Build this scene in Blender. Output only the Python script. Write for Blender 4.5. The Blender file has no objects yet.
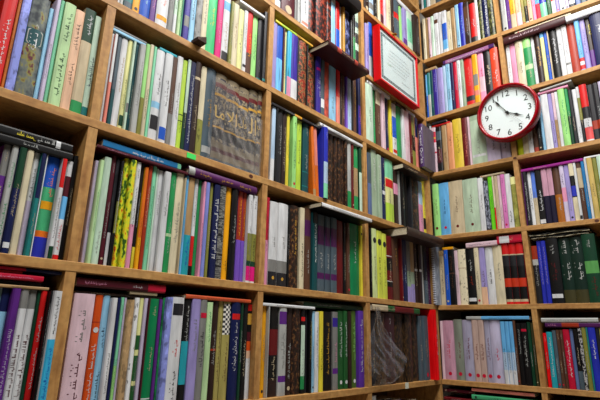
import bpy, math, random
from mathutils import Matrix, Vector
random.seed(11)
META={'cam': {'f': 470.7247307204058, 'c': [-2.057104736537362, -0.980101208333912, 1.1672331031365109], 'R': [[0.6603015670359672, -0.7507304715896765, 0.020139503384841273], [-0.21650843019920604, -0.16461374980494264, 0.9623026618625927], [0.7191146919807171, 0.639770327853596, 0.2712341928584608]]}, 'th': -1.5484237636602358, 'T': 0.020347482288186107, 'H': {1: 0.9843, 2: 1.3, 3: 1.62, 4: 1.9339, 5: 2.2325, 6: 2.5664, 7: 2.876, 0: 0.6743, 8: 3.186, -1: 0.3643}, 'sl': {'L': [0, -0.00753, 0.00154, 0.00354, 0.00317, -0.01066, 0.00756, 0.0, 0], 'R': [0, 0.00131, -0.00587, -0.00828, -0.00366, 0.02011, -0.01152, -0.00222, 0]}, 'X': {'A0': -1.6562, 'A1': -1.6349, 'B0': -1.1248, 'B1': -1.1035, 'C0': -0.5791, 'C1': -0.5551, 'D': 0.0, 'E0': -0.391, 'E1': -0.4115}, 'lean': {'E': 0.012801736683088078, 'D': -0.00980234120412112, 'C': -0.004612381769130023, 'B': -0.00098991021170163, 'A': 0.0038827844574332547}, 'ps': [0.42354261556081046, 0.6315131756510465, 1.5594629648903369], 'lights': [76, 48, 0.006, -0.18]}
DATA=[
 ('a4','L',3,'top bay of first column',[
  [0,-18550,-18315,60,16135,2450,0,'red',[],[('white',0.2,0.6,1.0)],[],'h','','','glossy cover','',''],
  [0,-18294,-18224,151,16135,2400,0,'orange_brown',[],[],[],'','','','','',''],
  [0,-18224,-18064,107,16136,2360,0,'periwinkle',[],[],[],'','blotch','','','',''],
  [0,-18054,-17695,144,16137,2400,0,'grey',[],[('white',0.48,0.62,1.3)],[],'h','ornate_grey','','ornate cartouche','',''],
  [0,-17685,-17595,177,16138,2250,0,'light_blue',[],[],[],'','streak','','','',''],
  [0,-17595,-17509,120,16138,2530,0,'pale_lilac',[],[],[],'','','','','',''],
  [0,-17509,-17428,115,16138,2531,0,'mint',[],[],[],'','','','','',''],
  [0,-17428,-17195,59,16139,2514,0,'pale_green',[],[('dark_green',0.1,0.5,1.0),('dark_green',0.62,0.9,1.0)],[],'','','','','',''],
  [0,-17186,-16982,85,16140,2480,0,'peach',[],[('charcoal',0.25,0.45,1.0),('charcoal',0.6,0.85,1.0)],[],'','','','','',''],
  [0,-16971,-16726,115,16140,2661,0,'beige',[(0.68,1.0,'dark_green'),(0.0,0.12,'green')],[('white',0.75,0.93,1.0)],[],'','','','dark green top','',''],
  [0,-16717,-16575,138,16141,2598,0,'pale_mint',[(0.0,0.1,'teal')],[('navy',0.3,0.6,1.5)],[],'','','','bold blue script','',''],
 ]),
 ('a3','L',2,'middle bay of first column',[
  [0,-18025,-17887,154,12972,2104,0,'purple',[(0.7,1.0,'grey')],[],[],'','','','','',''],
  [0,-17887,-17765,100,12973,2104,0,'light_grey',[],[('green',0.15,0.45,1.0),('green',0.6,0.85,1.0)],[],'','','','','',''],
  [0,-17765,-17634,59,12973,2104,0,'navy',[(0.6,1.0,'dark_green')],[],[(0.05,0.1,'white')],'','','','green upper spine','',''],
  [0,-17625,-17492,87,12973,2103,0,'cream',[],[],[],'','','','','',''],
  [0,-17467,-17352,168,12973,2103,0,'white',[(0.0,0.52,'pale_lilac')],[('charcoal',0.55,0.85,1.0)],[],'','','','','',''],
  [0,-17352,-17264,78,12973,2103,0,'teal',[(0.55,1.0,'navy')],[],[],'','','','','',''],
  [0,-17253,-17224,109,12973,2103,0,'white',[],[],[],'','','','','',''],
  [0,-17203,-16947,171,12974,2103,0,'blue',[(0.0,0.2,'royal_blue'),(0.2,0.26,'orange'),(0.26,0.69,'sea_green')],[('salmon',0.6,0.92,1.2)],[(0.47,0.55,'amber')],'h','','','green middle and orange sticker','',''],
  [0,-16947,-16853,53,12974,2102,0,'white',[(0.7,1.0,'red'),(0.0,0.12,'dark_green')],[('charcoal',0.2,0.6,1.0)],[],'','','','red top','',''],
  [0,-16825,-16701,128,12974,2102,0,'white',[(0.63,0.84,'maroon'),(0.4,0.63,'sky_blue'),(0.0,0.05,'red')],[('red',0.1,0.35,1.0)],[],'','','','maroon and sky blue panels','',''],
  [0,-16683,-16594,174,12974,2278,0,'black',[],[],[],'','','','','',''],
  [1,-18317,-16768,60,15076,163,0,'black',[],[('light_grey',0.38,0.55,1.0)],[],'','','','grey lettering','',''],
  [1,-18347,-16795,60,15239,184,0,'black',[],[('yellow',0.3,0.5,1.4),('light_grey',0.55,0.8,1.4)],[(0.78,0.84,'white')],'','','','yellow lettering and white tag','',''],
 ]),
 ('a2','L',1,'bottom bay of first column',[
  [0,-17587,-17436,168,9975,2385,0,'light_blue',[(0.82,1.0,'navy')],[('blue',0.2,0.6,1.0)],[],'','','','','',''],
  [0,-17436,-17293,67,9974,2386,0,'purple',[],[('pale_lilac',0.2,0.7,1.0)],[],'','','','','',''],
  [0,-17276,-17128,118,9972,2387,0,'white',[(0.85,1.0,'grey')],[('maroon',0.2,0.65,1.3)],[],'','','','maroon script','',''],
  [0,-17118,-16975,148,9971,2388,0,'white',[(0.85,1.0,'grey')],[('maroon',0.2,0.65,1.3)],[],'','','','maroon script','',''],
  [0,-16975,-16914,137,9970,2380,0,'dark_green',[],[],[],'','','','','',''],
  [0,-16914,-16799,111,9970,2390,0,'red',[],[('white',0.25,0.55,1.0),('white',0.6,0.8,1.0)],[],'','','','','',''],
  [0,-16799,-16749,0,9969,2390,0,'black',[],[('white',0.4,0.9,1.0)],[],'','','','','',''],
  [0,-16749,-16600,-90,9968,2391,0,'white',[(0.0,0.62,'cyan')],[('blue',0.1,0.55,1.0),('charcoal',0.66,0.95,1.0)],[],'','','','cyan lower half','',''],
  [1,-17849,-16802,98,12363,60,0,'tan',[],[],[],'','','','','',''],
  [1,-17848,-16926,180,12423,92,0,'charcoal',[],[],[],'','','','','',''],
  [1,-17906,-16941,60,12516,110,0,'crimson',[],[('pink',0.1,0.8,1.0)],[],'','','','','',''],
  [1,-17912,-17306,140,12626,64,0,'red',[],[],[],'','','','','',''],
  [1,-17942,-16602,100,12690,60,0,'navy',[(0.0,0.5,'crimson')],[],[],'','','','crimson left end','',''],
 ]),
 ('b5','L',4,'top bay of second column',[
  [0,-16311,-16243,91,19287,2000,0,'white',[],[('green',0.3,0.6,1.0)],[],'','','','','',''],
  [0,-16229,-16132,124,19287,2100,0,'light_grey',[],[],[],'','','','','',''],
  [0,-16132,-15914,86,19288,2200,0,'teal',[(0.0,0.1,'slate')],[],[],'','','','','',''],
  [0,-15903,-15714,109,19289,2250,0,'amber',[],[],[],'','','','','',''],
  [0,-15714,-15426,96,19289,2250,0,'blue',[],[('light_blue',0.2,0.6,1.0)],[],'h','','','','',''],
  [0,-15405,-15249,135,19290,2300,0,'purple',[],[('pink',0.2,0.5,1.0)],[],'','','','','',''],
  [0,-15249,-14899,98,19291,2300,0,'white',[],[('salmon',0.3,0.6,1.0)],[(0.1,0.16,'amber')],'h','','','','',''],
  [0,-14893,-14738,110,19292,2250,0,'grey',[],[],[],'','','','','',''],
  [0,-14718,-14604,144,19292,2250,0,'white',[(0.3,0.5,'pale_mint')],[],[],'','','','','',''],
  [0,-14604,-14505,104,19292,2200,0,'pale_green',[],[('green',0.2,0.6,1.0)],[],'','','','','',''],
  [0,-14465,-14414,168,19293,2200,0,'mint',[],[],[],'','','','','',''],
  [0,-14414,-14247,73,19293,2250,0,'indigo',[(0.2,0.35,'grey')],[],[],'','','','','',''],
  [0,-14200,-14015,146,19294,2200,0,'light_blue',[],[],[],'','','','','',''],
  [0,-14015,-13804,130,19295,2250,0,'grey',[],[],[],'','blotch','','','',''],
  [0,-13804,-13611,130,19295,2300,0,'cream',[],[],[],'','','','','',''],
  [0,-13609,-13283,132,19296,2250,0,'emerald',[],[('yellow',0.45,0.75,1.0)],[],'h','','','','',''],
  [0,-13283,-13071,118,19297,2250,0,'magenta',[],[('pink',0.25,0.6,1.0)],[],'','','','','',''],
  [0,-13071,-12820,104,19298,2250,0,'white',[(0.8,0.93,'sky_blue')],[('tan',0.2,0.6,1.0)],[(0.03,0.16,'charcoal')],'','','','sky blue band and dark block','',''],
  [0,-12820,-12713,50,19298,2200,0,'olive',[],[],[],'','','','','',''],
  [0,-12704,-12499,62,19299,2200,0,'cream',[],[('tan',0.3,0.7,1.0)],[],'','','','','',''],
  [0,-12433,-12229,142,19300,2200,0,'pale_yellow',[],[('grey',0.3,0.7,1.0)],[],'','','','','',''],
  [0,-12229,-12078,118,19300,2250,0,'white',[],[('grey',0.4,0.8,1.0)],[(0.1,0.14,'charcoal')],'','','','','',''],
  [0,-12059,-11844,141,19301,2346,0,'red',[(0.0,0.35,'brown')],[('amber',0.3,0.65,1.0)],[],'','','','brown lower spine','',''],
  [0,-11815,-11606,174,19302,2345,0,'light_green',[],[('green',0.3,0.7,1.0)],[],'','','','','',''],
  [0,-11606,-11409,139,19302,2345,0,'charcoal',[(0.03,0.06,'teal')],[('grey',0.15,0.35,1.0)],[],'h','','','','',''],
  [0,-11409,-11269,57,19303,2654,0,'charcoal',[(0.03,0.06,'teal')],[('grey',0.15,0.35,1.0)],[],'h','','','','',''],
  [1,-12516,-11424,60,21647,128,0,'white',[],[],[],'','','','','',''],
 ]),
 ('b4','L',3,'second column, wrapped gilt set bay',[
  [0,-16295,-16232,127,16143,2339,0,'white',[],[],[],'','','','','',''],
  [0,-16232,-16160,81,16143,2349,0,'salmon',[(0.45,1.0,'white')],[],[],'','','','','',''],
  [0,-16117,-16009,175,16143,2410,0,'dark_teal',[(0.4,1.0,'slate')],[],[],'','','','','',''],
  [0,-16009,-15848,173,16144,2397,0,'white',[],[('tan',0.4,0.8,1.0)],[],'','','','','',''],
  [0,-15848,-15729,160,16144,2421,0,'pale_yellow',[],[],[(0.05,0.16,'dark_green')],'','','','','',''],
  [0,-15729,-15665,111,16145,2421,0,'pale_mint',[(0.2,0.3,'grey')],[],[],'','','','','',''],
  [0,-15642,-15562,159,16145,2421,0,'dark_teal',[],[],[],'','','','','',''],
  [0,-15562,-15417,67,16145,2420,0,'light_grey',[],[('grey',0.3,0.8,1.0)],[],'','','','','',''],
  [0,-15405,-15293,90,16146,2508,0,'olive',[(0.4,1.0,'light_green')],[],[],'','','','','',''],
  [0,-15283,-15175,110,16146,2561,0,'cream',[],[],[],'','','','','',''],
  [0,-15155,-15074,146,16147,2578,0,'mint',[],[],[],'','','','','',''],
  [0,-15074,-14832,113,16147,2527,0,'white',[(0.35,0.42,'light_blue')],[('charcoal',0.5,0.75,1.0)],[(0.12,0.27,'charcoal')],'h','','','charcoal block','',''],
  [0,-14832,-14611,68,16148,2526,0,'white',[],[('charcoal',0.4,0.7,1.0)],[(0.04,0.17,'blue')],'h','','','blue block at foot','',''],
  [0,-14595,-14463,95,16149,2526,0,'brown',[(0.0,0.35,'grey')],[],[],'','','','','',''],
  [0,-14463,-14295,92,16149,2620,0,'white',[],[('grey',0.3,0.7,1.0)],[],'','','','','',''],
  [0,-14295,-14156,89,16150,2572,0,'lime',[(0.3,0.31,'black'),(0.37,0.38,'black')],[],[],'','','','two black lines','',''],
  [0,-14156,-14053,72,16150,2652,0,'dark_green',[(0.4,1.0,'pale_mint')],[],[],'','','','','',''],
  [0,-14032,-13866,104,16151,2663,0,'navy',[],[('white',0.1,0.85,1.0)],[],'','','','white script','',''],
  [0,-13863,-13680,108,16151,2750,0,'dark_brown',[(0.8,0.83,'beige')],[],[],'h','','','','',''],
  [0,-13650,-13463,151,16152,2725,0,'olive',[(0.4,1.0,'cream')],[],[],'','blotch','','','',''],
  [0,-13461,-13119,154,16153,2787,0,'slate',[],[('gold',0.35,0.65,1.1)],[(0.07,0.14,'light_grey')],'h','','','gold title','',''],
  [0,-13119,-12696,150,16154,2764,0,'bronze',[],[],[],'h','gilt','volume','gilt lettering in plastic wrap','1',''],
  [0,-12696,-12224,150,16156,2731,0,'bronze',[],[],[],'h','gilt','volume','gilt lettering in plastic wrap','2',''],
  [0,-12224,-11815,150,16158,2684,0,'bronze',[],[],[],'h','gilt','volume','gilt lettering in plastic wrap','3',''],
  [0,-11815,-11451,150,16159,2779,0,'bronze',[],[],[],'h','gilt','volume','gilt lettering in plastic wrap','4',''],
  [0,-11451,-11265,150,16160,2842,0,'bronze',[],[],[],'h','gilt','volume','gilt lettering in plastic wrap','5',''],
  [1,-16310,-15410,130,18566,93,0,'light_blue',[],[],[],'','','','','',''],
  [1,-16313,-15383,150,18659,67,0,'grey',[],[],[],'','','','','',''],
  [1,-15016,-14499,120,18674,100,0,'turquoise',[],[],[],'','','','','',''],
 ]),
 ('b3','L',2,'second column, flat purple book bay',[
  [0,-16232,-16148,164,12975,2299,0,'pale_lilac',[],[('charcoal',0.3,0.45,1.0)],[],'','','','','',''],
  [0,-16148,-16058,86,12975,2320,0,'pale_green',[],[('green',0.3,0.7,1.0)],[],'','','','','',''],
  [0,-16046,-15883,112,12975,2430,0,'pale_mint',[],[('grey',0.1,0.3,1.0)],[],'','','','','',''],
  [0,-15863,-15754,154,12976,2524,0,'maroon',[],[],[],'','','','','',''],
  [0,-15754,-15668,143,12976,2454,0,'charcoal',[(0.0,0.3,'white')],[],[],'','blotch','','','',''],
  [0,-15668,-15602,69,12976,2429,0,'black',[(0.3,0.6,'olive')],[('white',0.3,0.9,1.0)],[],'','','','','',''],
  [0,-15569,-15435,136,12976,2539,0,'yellow',[],[],[],'','camo','','black and green flame pattern','',''],
  [0,-15435,-15296,59,12976,2531,0,'yellow',[],[],[],'','camo','','black and green flame pattern','',''],
  [0,-15276,-15155,96,12977,2523,0,'white',[(0.0,0.4,'pink')],[],[],'','','','','',''],
  [0,-15122,-15037,156,12977,2539,0,'black',[(0.0,0.2,'yellow')],[],[],'','','','yellow foot','',''],
  [0,-15037,-14944,106,12977,2460,0,'amber',[(0.3,1.0,'orange')],[],[],'','','','','',''],
  [0,-14931,-14825,128,12977,2537,0,'rust',[],[('peach',0.4,0.8,1.0)],[],'','','','','',''],
  [0,-14815,-14707,145,12977,2557,0,'mint',[],[('green',0.2,0.8,1.0)],[],'','','','','',''],
  [0,-14700,-14647,157,12977,2523,0,'pale_mint',[],[],[],'','','','','',''],
  [0,-14647,-14515,149,12978,2498,0,'white',[],[('grey',0.55,0.8,1.0)],[],'','','','','',''],
  [0,-14515,-14344,51,12978,2484,0,'white',[],[('grey',0.55,0.8,1.0)],[],'','','','','',''],
  [0,-14310,-14150,105,12978,2527,0,'green',[(0.35,0.38,'pale_green')],[],[],'h','','','','',''],
  [0,-14147,-13926,110,12978,2556,0,'cream',[],[('grey',0.3,0.7,1.0)],[],'','','','','',''],
  [0,-13926,-13890,57,12979,2466,0,'beige',[],[],[],'','','','','',''],
  [0,-13847,-13771,120,12979,2562,0,'sky_blue',[],[],[],'','','','','',''],
  [0,-13765,-13564,129,12979,2546,0,'turquoise',[(0.4,1.0,'tan')],[('blue',0.1,0.35,1.0)],[],'','','','tan upper spine','',''],
  [0,-13543,-13428,158,12979,2557,0,'white',[(0.0,0.1,'black'),(0.1,0.4,'red')],[('grey',0.5,0.9,1.0)],[],'','','','red lower spine','',''],
  [0,-13417,-13317,172,12979,2553,0,'green',[],[],[],'','','','','',''],
  [0,-13317,-13241,67,12980,2525,0,'pink',[],[],[],'','','','','',''],
  [0,-13231,-13099,80,12980,2539,0,'periwinkle',[],[],[],'','','','','',''],
  [0,-13057,-12951,136,12980,2572,0,'olive',[],[('beige',0.3,0.8,1.0)],[],'','','','','',''],
  [0,-12951,-12749,67,12980,2542,0,'navy',[],[('white',0.2,0.85,1.6)],[],'','','','bold white script','',''],
  [0,-12740,-12539,79,12981,2571,0,'grey',[],[('black',0.4,0.6,1.0)],[],'','stripes','','speckled band','',''],
  [0,-12502,-12310,125,12981,2585,0,'amber',[],[('brown',0.1,0.2,1.0)],[],'h','','','','',''],
  [0,-12310,-12096,72,12981,2585,0,'black',[],[('light_grey',0.4,0.7,1.0)],[],'h','','','','',''],
  [0,-12028,-11846,152,12982,2585,0,'violet',[(0.45,1.0,'rust')],[('amber',0.5,0.9,1.0)],[],'','','','rust upper spine','',''],
  [0,-11837,-11692,161,12982,2584,0,'violet',[(0.45,1.0,'rust')],[('amber',0.5,0.9,1.0)],[],'','','','rust upper spine','',''],
  [0,-11692,-11541,54,12982,2537,0,'white',[(0.02,0.18,'magenta'),(0.18,0.24,'dark_green'),(0.24,0.55,'olive')],[],[],'','','','olive and magenta lower panels','',''],
  [0,-11482,-11289,119,12982,2577,0,'white',[(0.02,0.18,'magenta'),(0.18,0.24,'dark_green'),(0.24,0.55,'olive')],[],[],'','','','olive and magenta lower panels','',''],
  [1,-16300,-13881,40,15534,73,0,'maroon',[],[('pink',0.1,0.3,1.0)],[],'','','','','',''],
  [1,-13866,-11447,20,15566,227,0,'plum',[(0.0,0.08,'light_grey')],[('gold',0.15,0.3,1.3),('gold',0.45,0.6,1.3),('gold',0.72,0.9,1.3)],[],'h','','','gold lettering','',''],
  [1,-16154,-14070,100,15608,186,0,'ocean_blue',[(0.95,1.0,'mint')],[('white',0.35,0.75,1.3)],[],'','','','white lettering','',''],
 ]),
 ('b2','L',1,'bottom bay of second column',[
  [0,-16287,-15845,72,9964,2392,0,'pale_pink',[],[('maroon',0.15,0.5,1.4),('grey',0.6,0.85,1.3)],[],'h','','','maroon script','',''],
  [0,-15801,-15632,164,9961,2395,0,'deep_orange',[(0.76,0.77,'rust')],[('white',0.38,0.6,1.3),('white',0.05,0.35,1.0)],[(0.66,0.74,'white','e')],'','','','white round emblem','',''],
  [0,-15630,-15471,168,9960,2396,0,'light_blue',[],[('charcoal',0.1,0.35,1.0),('navy',0.55,0.72,1.0)],[],'','','','navy emblem','',''],
  [0,-15471,-15345,76,9959,2356,0,'white',[],[],[],'','','','','',''],
  [0,-15328,-15253,107,9958,2366,0,'navy',[],[],[],'','','','','',''],
  [0,-15234,-15157,144,9957,2385,0,'mint',[(0.0,0.4,'light_green')],[],[],'','','','','',''],
  [0,-15148,-15093,160,9957,2381,0,'pale_lilac',[],[],[],'','','','','',''],
  [0,-15093,-14940,72,9956,2341,0,'tan',[],[],[],'','blotch','','','',''],
  [0,-14904,-14782,136,9955,2401,0,'white',[],[],[],'','worn','','worn edges','',''],
  [0,-14772,-14668,155,9954,2402,0,'pale_yellow',[(0.04,0.22,'forest_green'),(0.26,0.48,'forest_green'),(0.53,0.66,'forest_green')],[],[],'','','','dark green blocks','',''],
  [0,-14668,-14580,121,9953,2403,0,'pale_lilac',[],[],[],'','','','','',''],
  [0,-14580,-14555,71,9953,2403,0,'maroon',[],[],[],'','','','','',''],
  [0,-14555,-14328,55,9952,2404,0,'emerald_green',[(0.1,0.11,'white')],[],[],'h','','','ribbed glossy spine','',''],
  [0,-14308,-14221,87,9950,2406,0,'purple',[],[],[],'','','','','',''],
  [0,-14177,-14116,155,9949,2452,0,'green',[],[],[],'','blotch','','','',''],
  [0,-14116,-13953,56,9949,2467,0,'periwinkle',[],[],[],'','blotch','','','',''],
  [0,-13953,-13628,51,9947,2486,0,'white',[],[('charcoal',0.05,0.35,1.0),('red',0.45,0.6,1.0)],[(0.83,0.94,'charcoal')],'h','','','small dark portrait','',''],
  [0,-13596,-13392,97,9944,2449,0,'black',[(0.2,0.6,'turquoise')],[('light_grey',0.6,0.95,1.0)],[],'','none','','turquoise swirl','',''],
  [0,-13392,-13132,58,9943,2479,0,'lavender',[],[('grey',0.5,0.8,1.0)],[],'','','','','',''],
  [0,-13124,-12921,69,9941,2481,0,'grey',[],[('charcoal',0.35,0.7,1.3)],[(0.82,0.87,'crimson')],'','','','red label','',''],
  [0,-12921,-12748,53,9940,2431,0,'pale_green',[],[('green',0.6,0.9,1.0)],[],'','','','','',''],
  [0,-12697,-12509,118,9938,2484,0,'dark_brown',[(0.5,0.52,'rust')],[],[],'h','','','','',''],
  [0,-12491,-12340,141,9936,2486,0,'khaki',[],[('brown',0.2,0.8,1.0)],[],'','','','','',''],
  [0,-12340,-12082,106,9935,2487,0,'khaki',[(0.66,0.98,'checker')],[('brown',0.2,0.6,1.0)],[],'h','','','black and white chequered top','',''],
  [0,-12082,-11773,67,9933,2489,0,'navy',[],[('white',0.68,0.78,0.8)],[(0.82,0.88,'red')],'h','','','bold white title and red label','','rastan'],
  [0,-11751,-11661,93,9931,2491,0,'dark_green',[],[],[],'','','','','',''],
  [0,-11630,-11458,127,9930,2491,0,'black',[],[],[],'','','','','',''],
  [0,-11417,-11259,172,9928,2472,0,'black',[(0.0,0.42,'white'),(0.42,0.5,'peach'),(0.5,0.6,'deep_orange'),(0.6,0.7,'maroon'),(0.78,0.9,'gold'),(0.93,1.0,'red')],[],[],'h','','','flame picture','',''],
  [1,-16243,-14206,160,12356,64,0,'dark_brown',[],[],[],'','','','','',''],
  [1,-13609,-11443,60,12422,102,0,'burnt_orange',[],[('brown',0.3,0.9,1.0)],[],'','','','','',''],
  [1,-15067,-14374,120,12420,78,0,'beige',[],[],[],'','','','','',''],
  [1,-16286,-14187,80,12498,182,0,'maroon',[(0.78,1.0,'crimson')],[('pink',0.08,0.3,0.8),('white',0.6,0.72,0.8)],[],'','','','crimson right end','',''],
 ]),
 ('c6','L',5,'top bay of third column',[
  [0,-10884,-10587,170,22439,2200,0,'slate',[(0.0,0.2,'white')],[],[],'','','','','',''],
  [0,-10587,-9910,110,22434,2400,0,'maroon',[],[],[],'h','','','glossy cover','',''],
  [0,-9866,-9703,150,22429,2400,0,'grey',[],[],[],'','','','','',''],
  [0,-9689,-9541,163,22427,2400,0,'light_grey',[],[],[],'','','','','',''],
  [0,-9541,-9124,129,22424,2400,0,'white',[],[],[(0.08,0.13,'salmon')],'','','','','',''],
  [0,-9084,-8762,163,22420,2450,0,'black',[],[],[],'h','ember','','red floral pattern','',''],
  [0,-8762,-8117,53,22415,2368,0,'black',[],[],[],'h','ember','','red floral pattern','',''],
  [0,-8077,-7791,85,22409,2374,0,'dark_brown',[],[],[],'','ember','','','',''],
  [0,-7790,-7512,86,22406,2377,0,'white',[(0.0,0.9,'light_blue')],[],[],'','','','light blue lower spine','',''],
  [0,-7512,-7261,66,22404,2379,0,'red',[(0.0,0.45,'blue')],[],[],'','','','blue lower half','',''],
  [0,-7122,-7031,168,22400,2383,0,'white',[],[],[],'','','','','',''],
  [0,-7031,-6905,54,22399,2384,0,'gold',[],[],[],'','','','','',''],
  [0,-6789,-6459,137,22395,2388,0,'black',[(0.0,0.01,'black')],[],[],'','dusk','','blue smudged picture','',''],
  [0,-6459,-6315,59,22393,2390,0,'black',[],[],[],'','','','','',''],
  [0,-6261,-6101,97,22391,2740,0,'green',[(0.5,1.0,'black')],[],[],'','','','','',''],
  [0,-6091,-5847,104,22388,2796,0,'pale_mint',[(0.1,0.3,'charcoal'),(0.42,0.6,'charcoal'),(0.7,0.8,'slate')],[],[],'','','','dark oval motifs','',''],
  [1,-8137,-6290,-350,24783,489,0,'black',[],[],[],'h','','','','',''],
 ]),
 ('c5','L',4,'third column, second bay down',[
  [0,-10945,-10743,118,19304,2548,0,'lavender',[],[],[],'','','','','',''],
  [0,-10741,-10458,120,19305,2547,0,'sky_blue',[(0.5,1.0,'blue')],[],[],'','streak','','','',''],
  [0,-10458,-10390,91,19306,2546,0,'maroon',[],[],[],'','','','','',''],
  [0,-10334,-10259,146,19306,2546,0,'pale_yellow',[],[],[],'','','','','',''],
  [0,-10259,-10059,71,19306,2546,0,'cyan',[(0.0,0.3,'pink')],[],[],'','streak','','','',''],
  [0,-10055,-9738,75,19307,2545,0,'indigo',[(0.0,0.3,'white')],[],[],'','streak','','','',''],
  [0,-9715,-9636,96,19308,2544,0,'black',[],[],[],'','','','','',''],
  [0,-9633,-9219,99,19309,2543,0,'brown',[],[],[],'h','redgold','','red and gold bands','',''],
  [0,-9219,-9167,77,19309,2543,0,'black',[],[],[],'','','','','',''],  # black slab standing in for the dark gap between the brown books
  [0,-9060,-8687,169,19310,2330,0,'brown',[],[],[],'h','redgold','','red and gold bands','',''],
  [0,-8687,-8665,158,19311,2329,0,'black',[],[],[],'','','','','',''],
  [0,-8665,-8417,64,19311,2329,0,'indigo',[(0.75,0.8,'magenta')],[('white',0.3,0.65,1.6)],[],'h','','','bold white title and pink band','',''],
  [0,-8375,-8168,98,19312,2328,0,'slate',[(0.15,0.3,'white')],[],[],'','','','','',''],
  [0,-8168,-7910,80,19313,2327,0,'brick_red',[],[],[],'h','blotch','','','',''],
  [0,-7873,-7455,109,19314,2326,0,'light_blue',[(0.0,0.02,'white')],[],[],'','','','','',''],
  [0,-7455,-7217,86,19315,2325,0,'red',[(0.0,0.5,'salmon')],[],[],'','','','','',''],
  [0,-7177,-7061,115,19316,2325,0,'black',[],[],[],'','','','','',''],
  [0,-6986,-6791,170,19317,2324,0,'brown',[],[('beige',0.2,0.8,1.0)],[],'','','','','',''],
  [0,-6791,-6694,100,19317,2323,0,'violet',[],[],[],'','','','','',''],
  [0,-6645,-6393,135,19318,2323,0,'pale_blue',[],[],[],'','','','','',''],
  [0,-6393,-6260,127,19319,2322,0,'black',[],[],[],'','','','','',''],
  [0,-6231,-6017,148,19319,2672,0,'brown',[],[('gold',0.3,0.8,1.0)],[],'','','','','',''],
  [0,-6017,-5833,58,19320,2675,0,'navy',[(0.0,0.5,'indigo')],[('orange',0.2,0.5,1.0)],[],'','','','','',''],
  [1,-8952,-6328,-700,21641,216,0,'dark_maroon',[(0.2,0.3,'brick_red'),(0.62,0.7,'brick_red')],[],[],'h','','','jutting out over the shelf','',''],
  [1,-10889,-8916,80,21857,121,0,'lime',[(0.0,0.15,'yellow'),(0.55,1.0,'gold')],[],[],'','','','yellow and gold edge','',''],
 ]),
 ('c4','L',3,'third column, third bay down',[
  [0,-10826,-10648,128,16162,2563,0,'white',[(0.3,1.0,'pale_blue')],[],[],'','','','','',''],
  [0,-10648,-10593,87,16162,2562,0,'black',[],[],[],'','','','','',''],
  [0,-10542,-10300,137,16163,2562,0,'charcoal',[],[('light_grey',0.4,0.8,1.0)],[],'h','','','','',''],
  [0,-10295,-10113,143,16164,2561,0,'dark_brown',[],[('beige',0.2,0.8,1.0)],[],'','','','','',''],
  [0,-10113,-9975,135,16165,2560,0,'yellow',[],[],[],'','','','','',''],
  [0,-9878,-9685,69,16165,2559,0,'light_green',[],[],[],'','','','','',''],
  [0,-9566,-9326,177,16167,2558,0,'lime',[],[],[],'','','','','',''],
  [0,-9242,-8906,174,16168,2557,0,'dark_teal',[(0.3,0.31,'teal'),(0.1,0.11,'teal')],[],[],'h','','','','',''],
  [0,-8733,-8588,105,16169,2555,4.3,'orange',[(0.0,0.1,'tan')],[],[],'','','','','',''],
  [0,-8561,-8385,127,16170,2555,4.3,'salmon',[(0.0,0.45,'orange')],[],[],'','','','','',''],
  [0,-8385,-8144,-80,16171,2659,0,'royal_blue',[(0.0,0.2,'mint'),(0.2,0.5,'pale_blue')],[],[],'h','','','pale lower spine jutting out','',''],
  [0,-7813,-7517,179,16173,2657,0,'brown',[],[],[],'h','goldfleck','volume','','',''],
  [0,-7517,-7307,156,16174,2656,0,'brown',[],[],[],'h','goldfleck','volume','','',''],
  [0,-7307,-7109,133,16175,2656,0,'dark_brown',[],[],[],'h','goldfleck','volume','','',''],
  [0,-7087,-6934,149,16175,2655,0,'charcoal',[],[],[],'h','goldfleck','volume','','',''],
  [0,-6934,-6759,74,16176,2654,0,'charcoal',[],[],[],'h','goldfleck','volume','','',''],
  [0,-6737,-6492,90,16177,2653,0,'light_grey',[(0.0,0.25,'green')],[],[],'h','','','','',''],
  [0,-6492,-6341,82,16177,2653,0,'dark_red',[],[],[],'','','','','',''],
  [0,-6276,-6004,127,16178,2652,0,'green',[(0.02,0.22,'green'),(0.22,0.65,'tan')],[],[],'','','','tan middle','',''],
  [0,-6004,-5819,62,16179,2651,0,'dark_green',[(0.0,0.6,'pale_mint')],[],[],'','','','pale mint lower spine','',''],
  [1,-10927,-8475,70,18725,110,0,'charcoal',[(0.45,0.6,'amber')],[],[],'','','','orange patch','',''],
  [1,-8537,-5821,20,18835,144,0,'white',[],[],[],'','','','','',''],
 ]),
 ('c3','L',2,'third column, fourth bay down',[
  [0,-10941,-10800,108,12983,2642,0,'pink',[(0.5,1.0,'crimson')],[],[],'','','','','',''],
  [0,-10800,-10432,64,12984,2549,0,'white',[(0.0,0.16,'charcoal'),(0.16,0.3,'grey')],[('grey',0.45,0.6,1.0)],[(0.07,0.11,'gold','e')],'h','','volume','misty dark foot','',''],
  [0,-10355,-9915,139,12984,2605,0,'white',[(0.0,0.16,'charcoal'),(0.16,0.3,'grey')],[('grey',0.45,0.6,1.0)],[(0.07,0.11,'gold','e')],'h','','volume','misty dark foot','',''],
  [0,-9896,-9819,156,12985,2602,0,'black',[],[],[],'','','','','',''],
  [0,-9819,-9411,132,12985,2650,0,'black',[],[('gold',0.4,0.85,1.4)],[],'h','goldfleck','','gold lettering','',''],
  [0,-9411,-9186,81,12986,2637,0,'cream',[],[],[],'','','','','',''],
  [0,-9105,-8782,152,12986,2703,0,'brown',[(0.65,0.85,'plum')],[('light_grey',0.2,0.5,1.0)],[],'','','','','',''],
  [0,-8782,-8527,69,12987,2627,0,'dark_teal',[(0.85,1.0,'black')],[('white',0.35,0.85,1.0)],[],'','','','white lettering','',''],
  [0,-8419,-8043,158,12987,2627,0,'slate',[(0.6,0.85,'plum'),(0.16,0.24,'plum')],[('light_grey',0.3,0.5,1.0)],[],'','','volume','plum patterned bands','',''],
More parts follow.
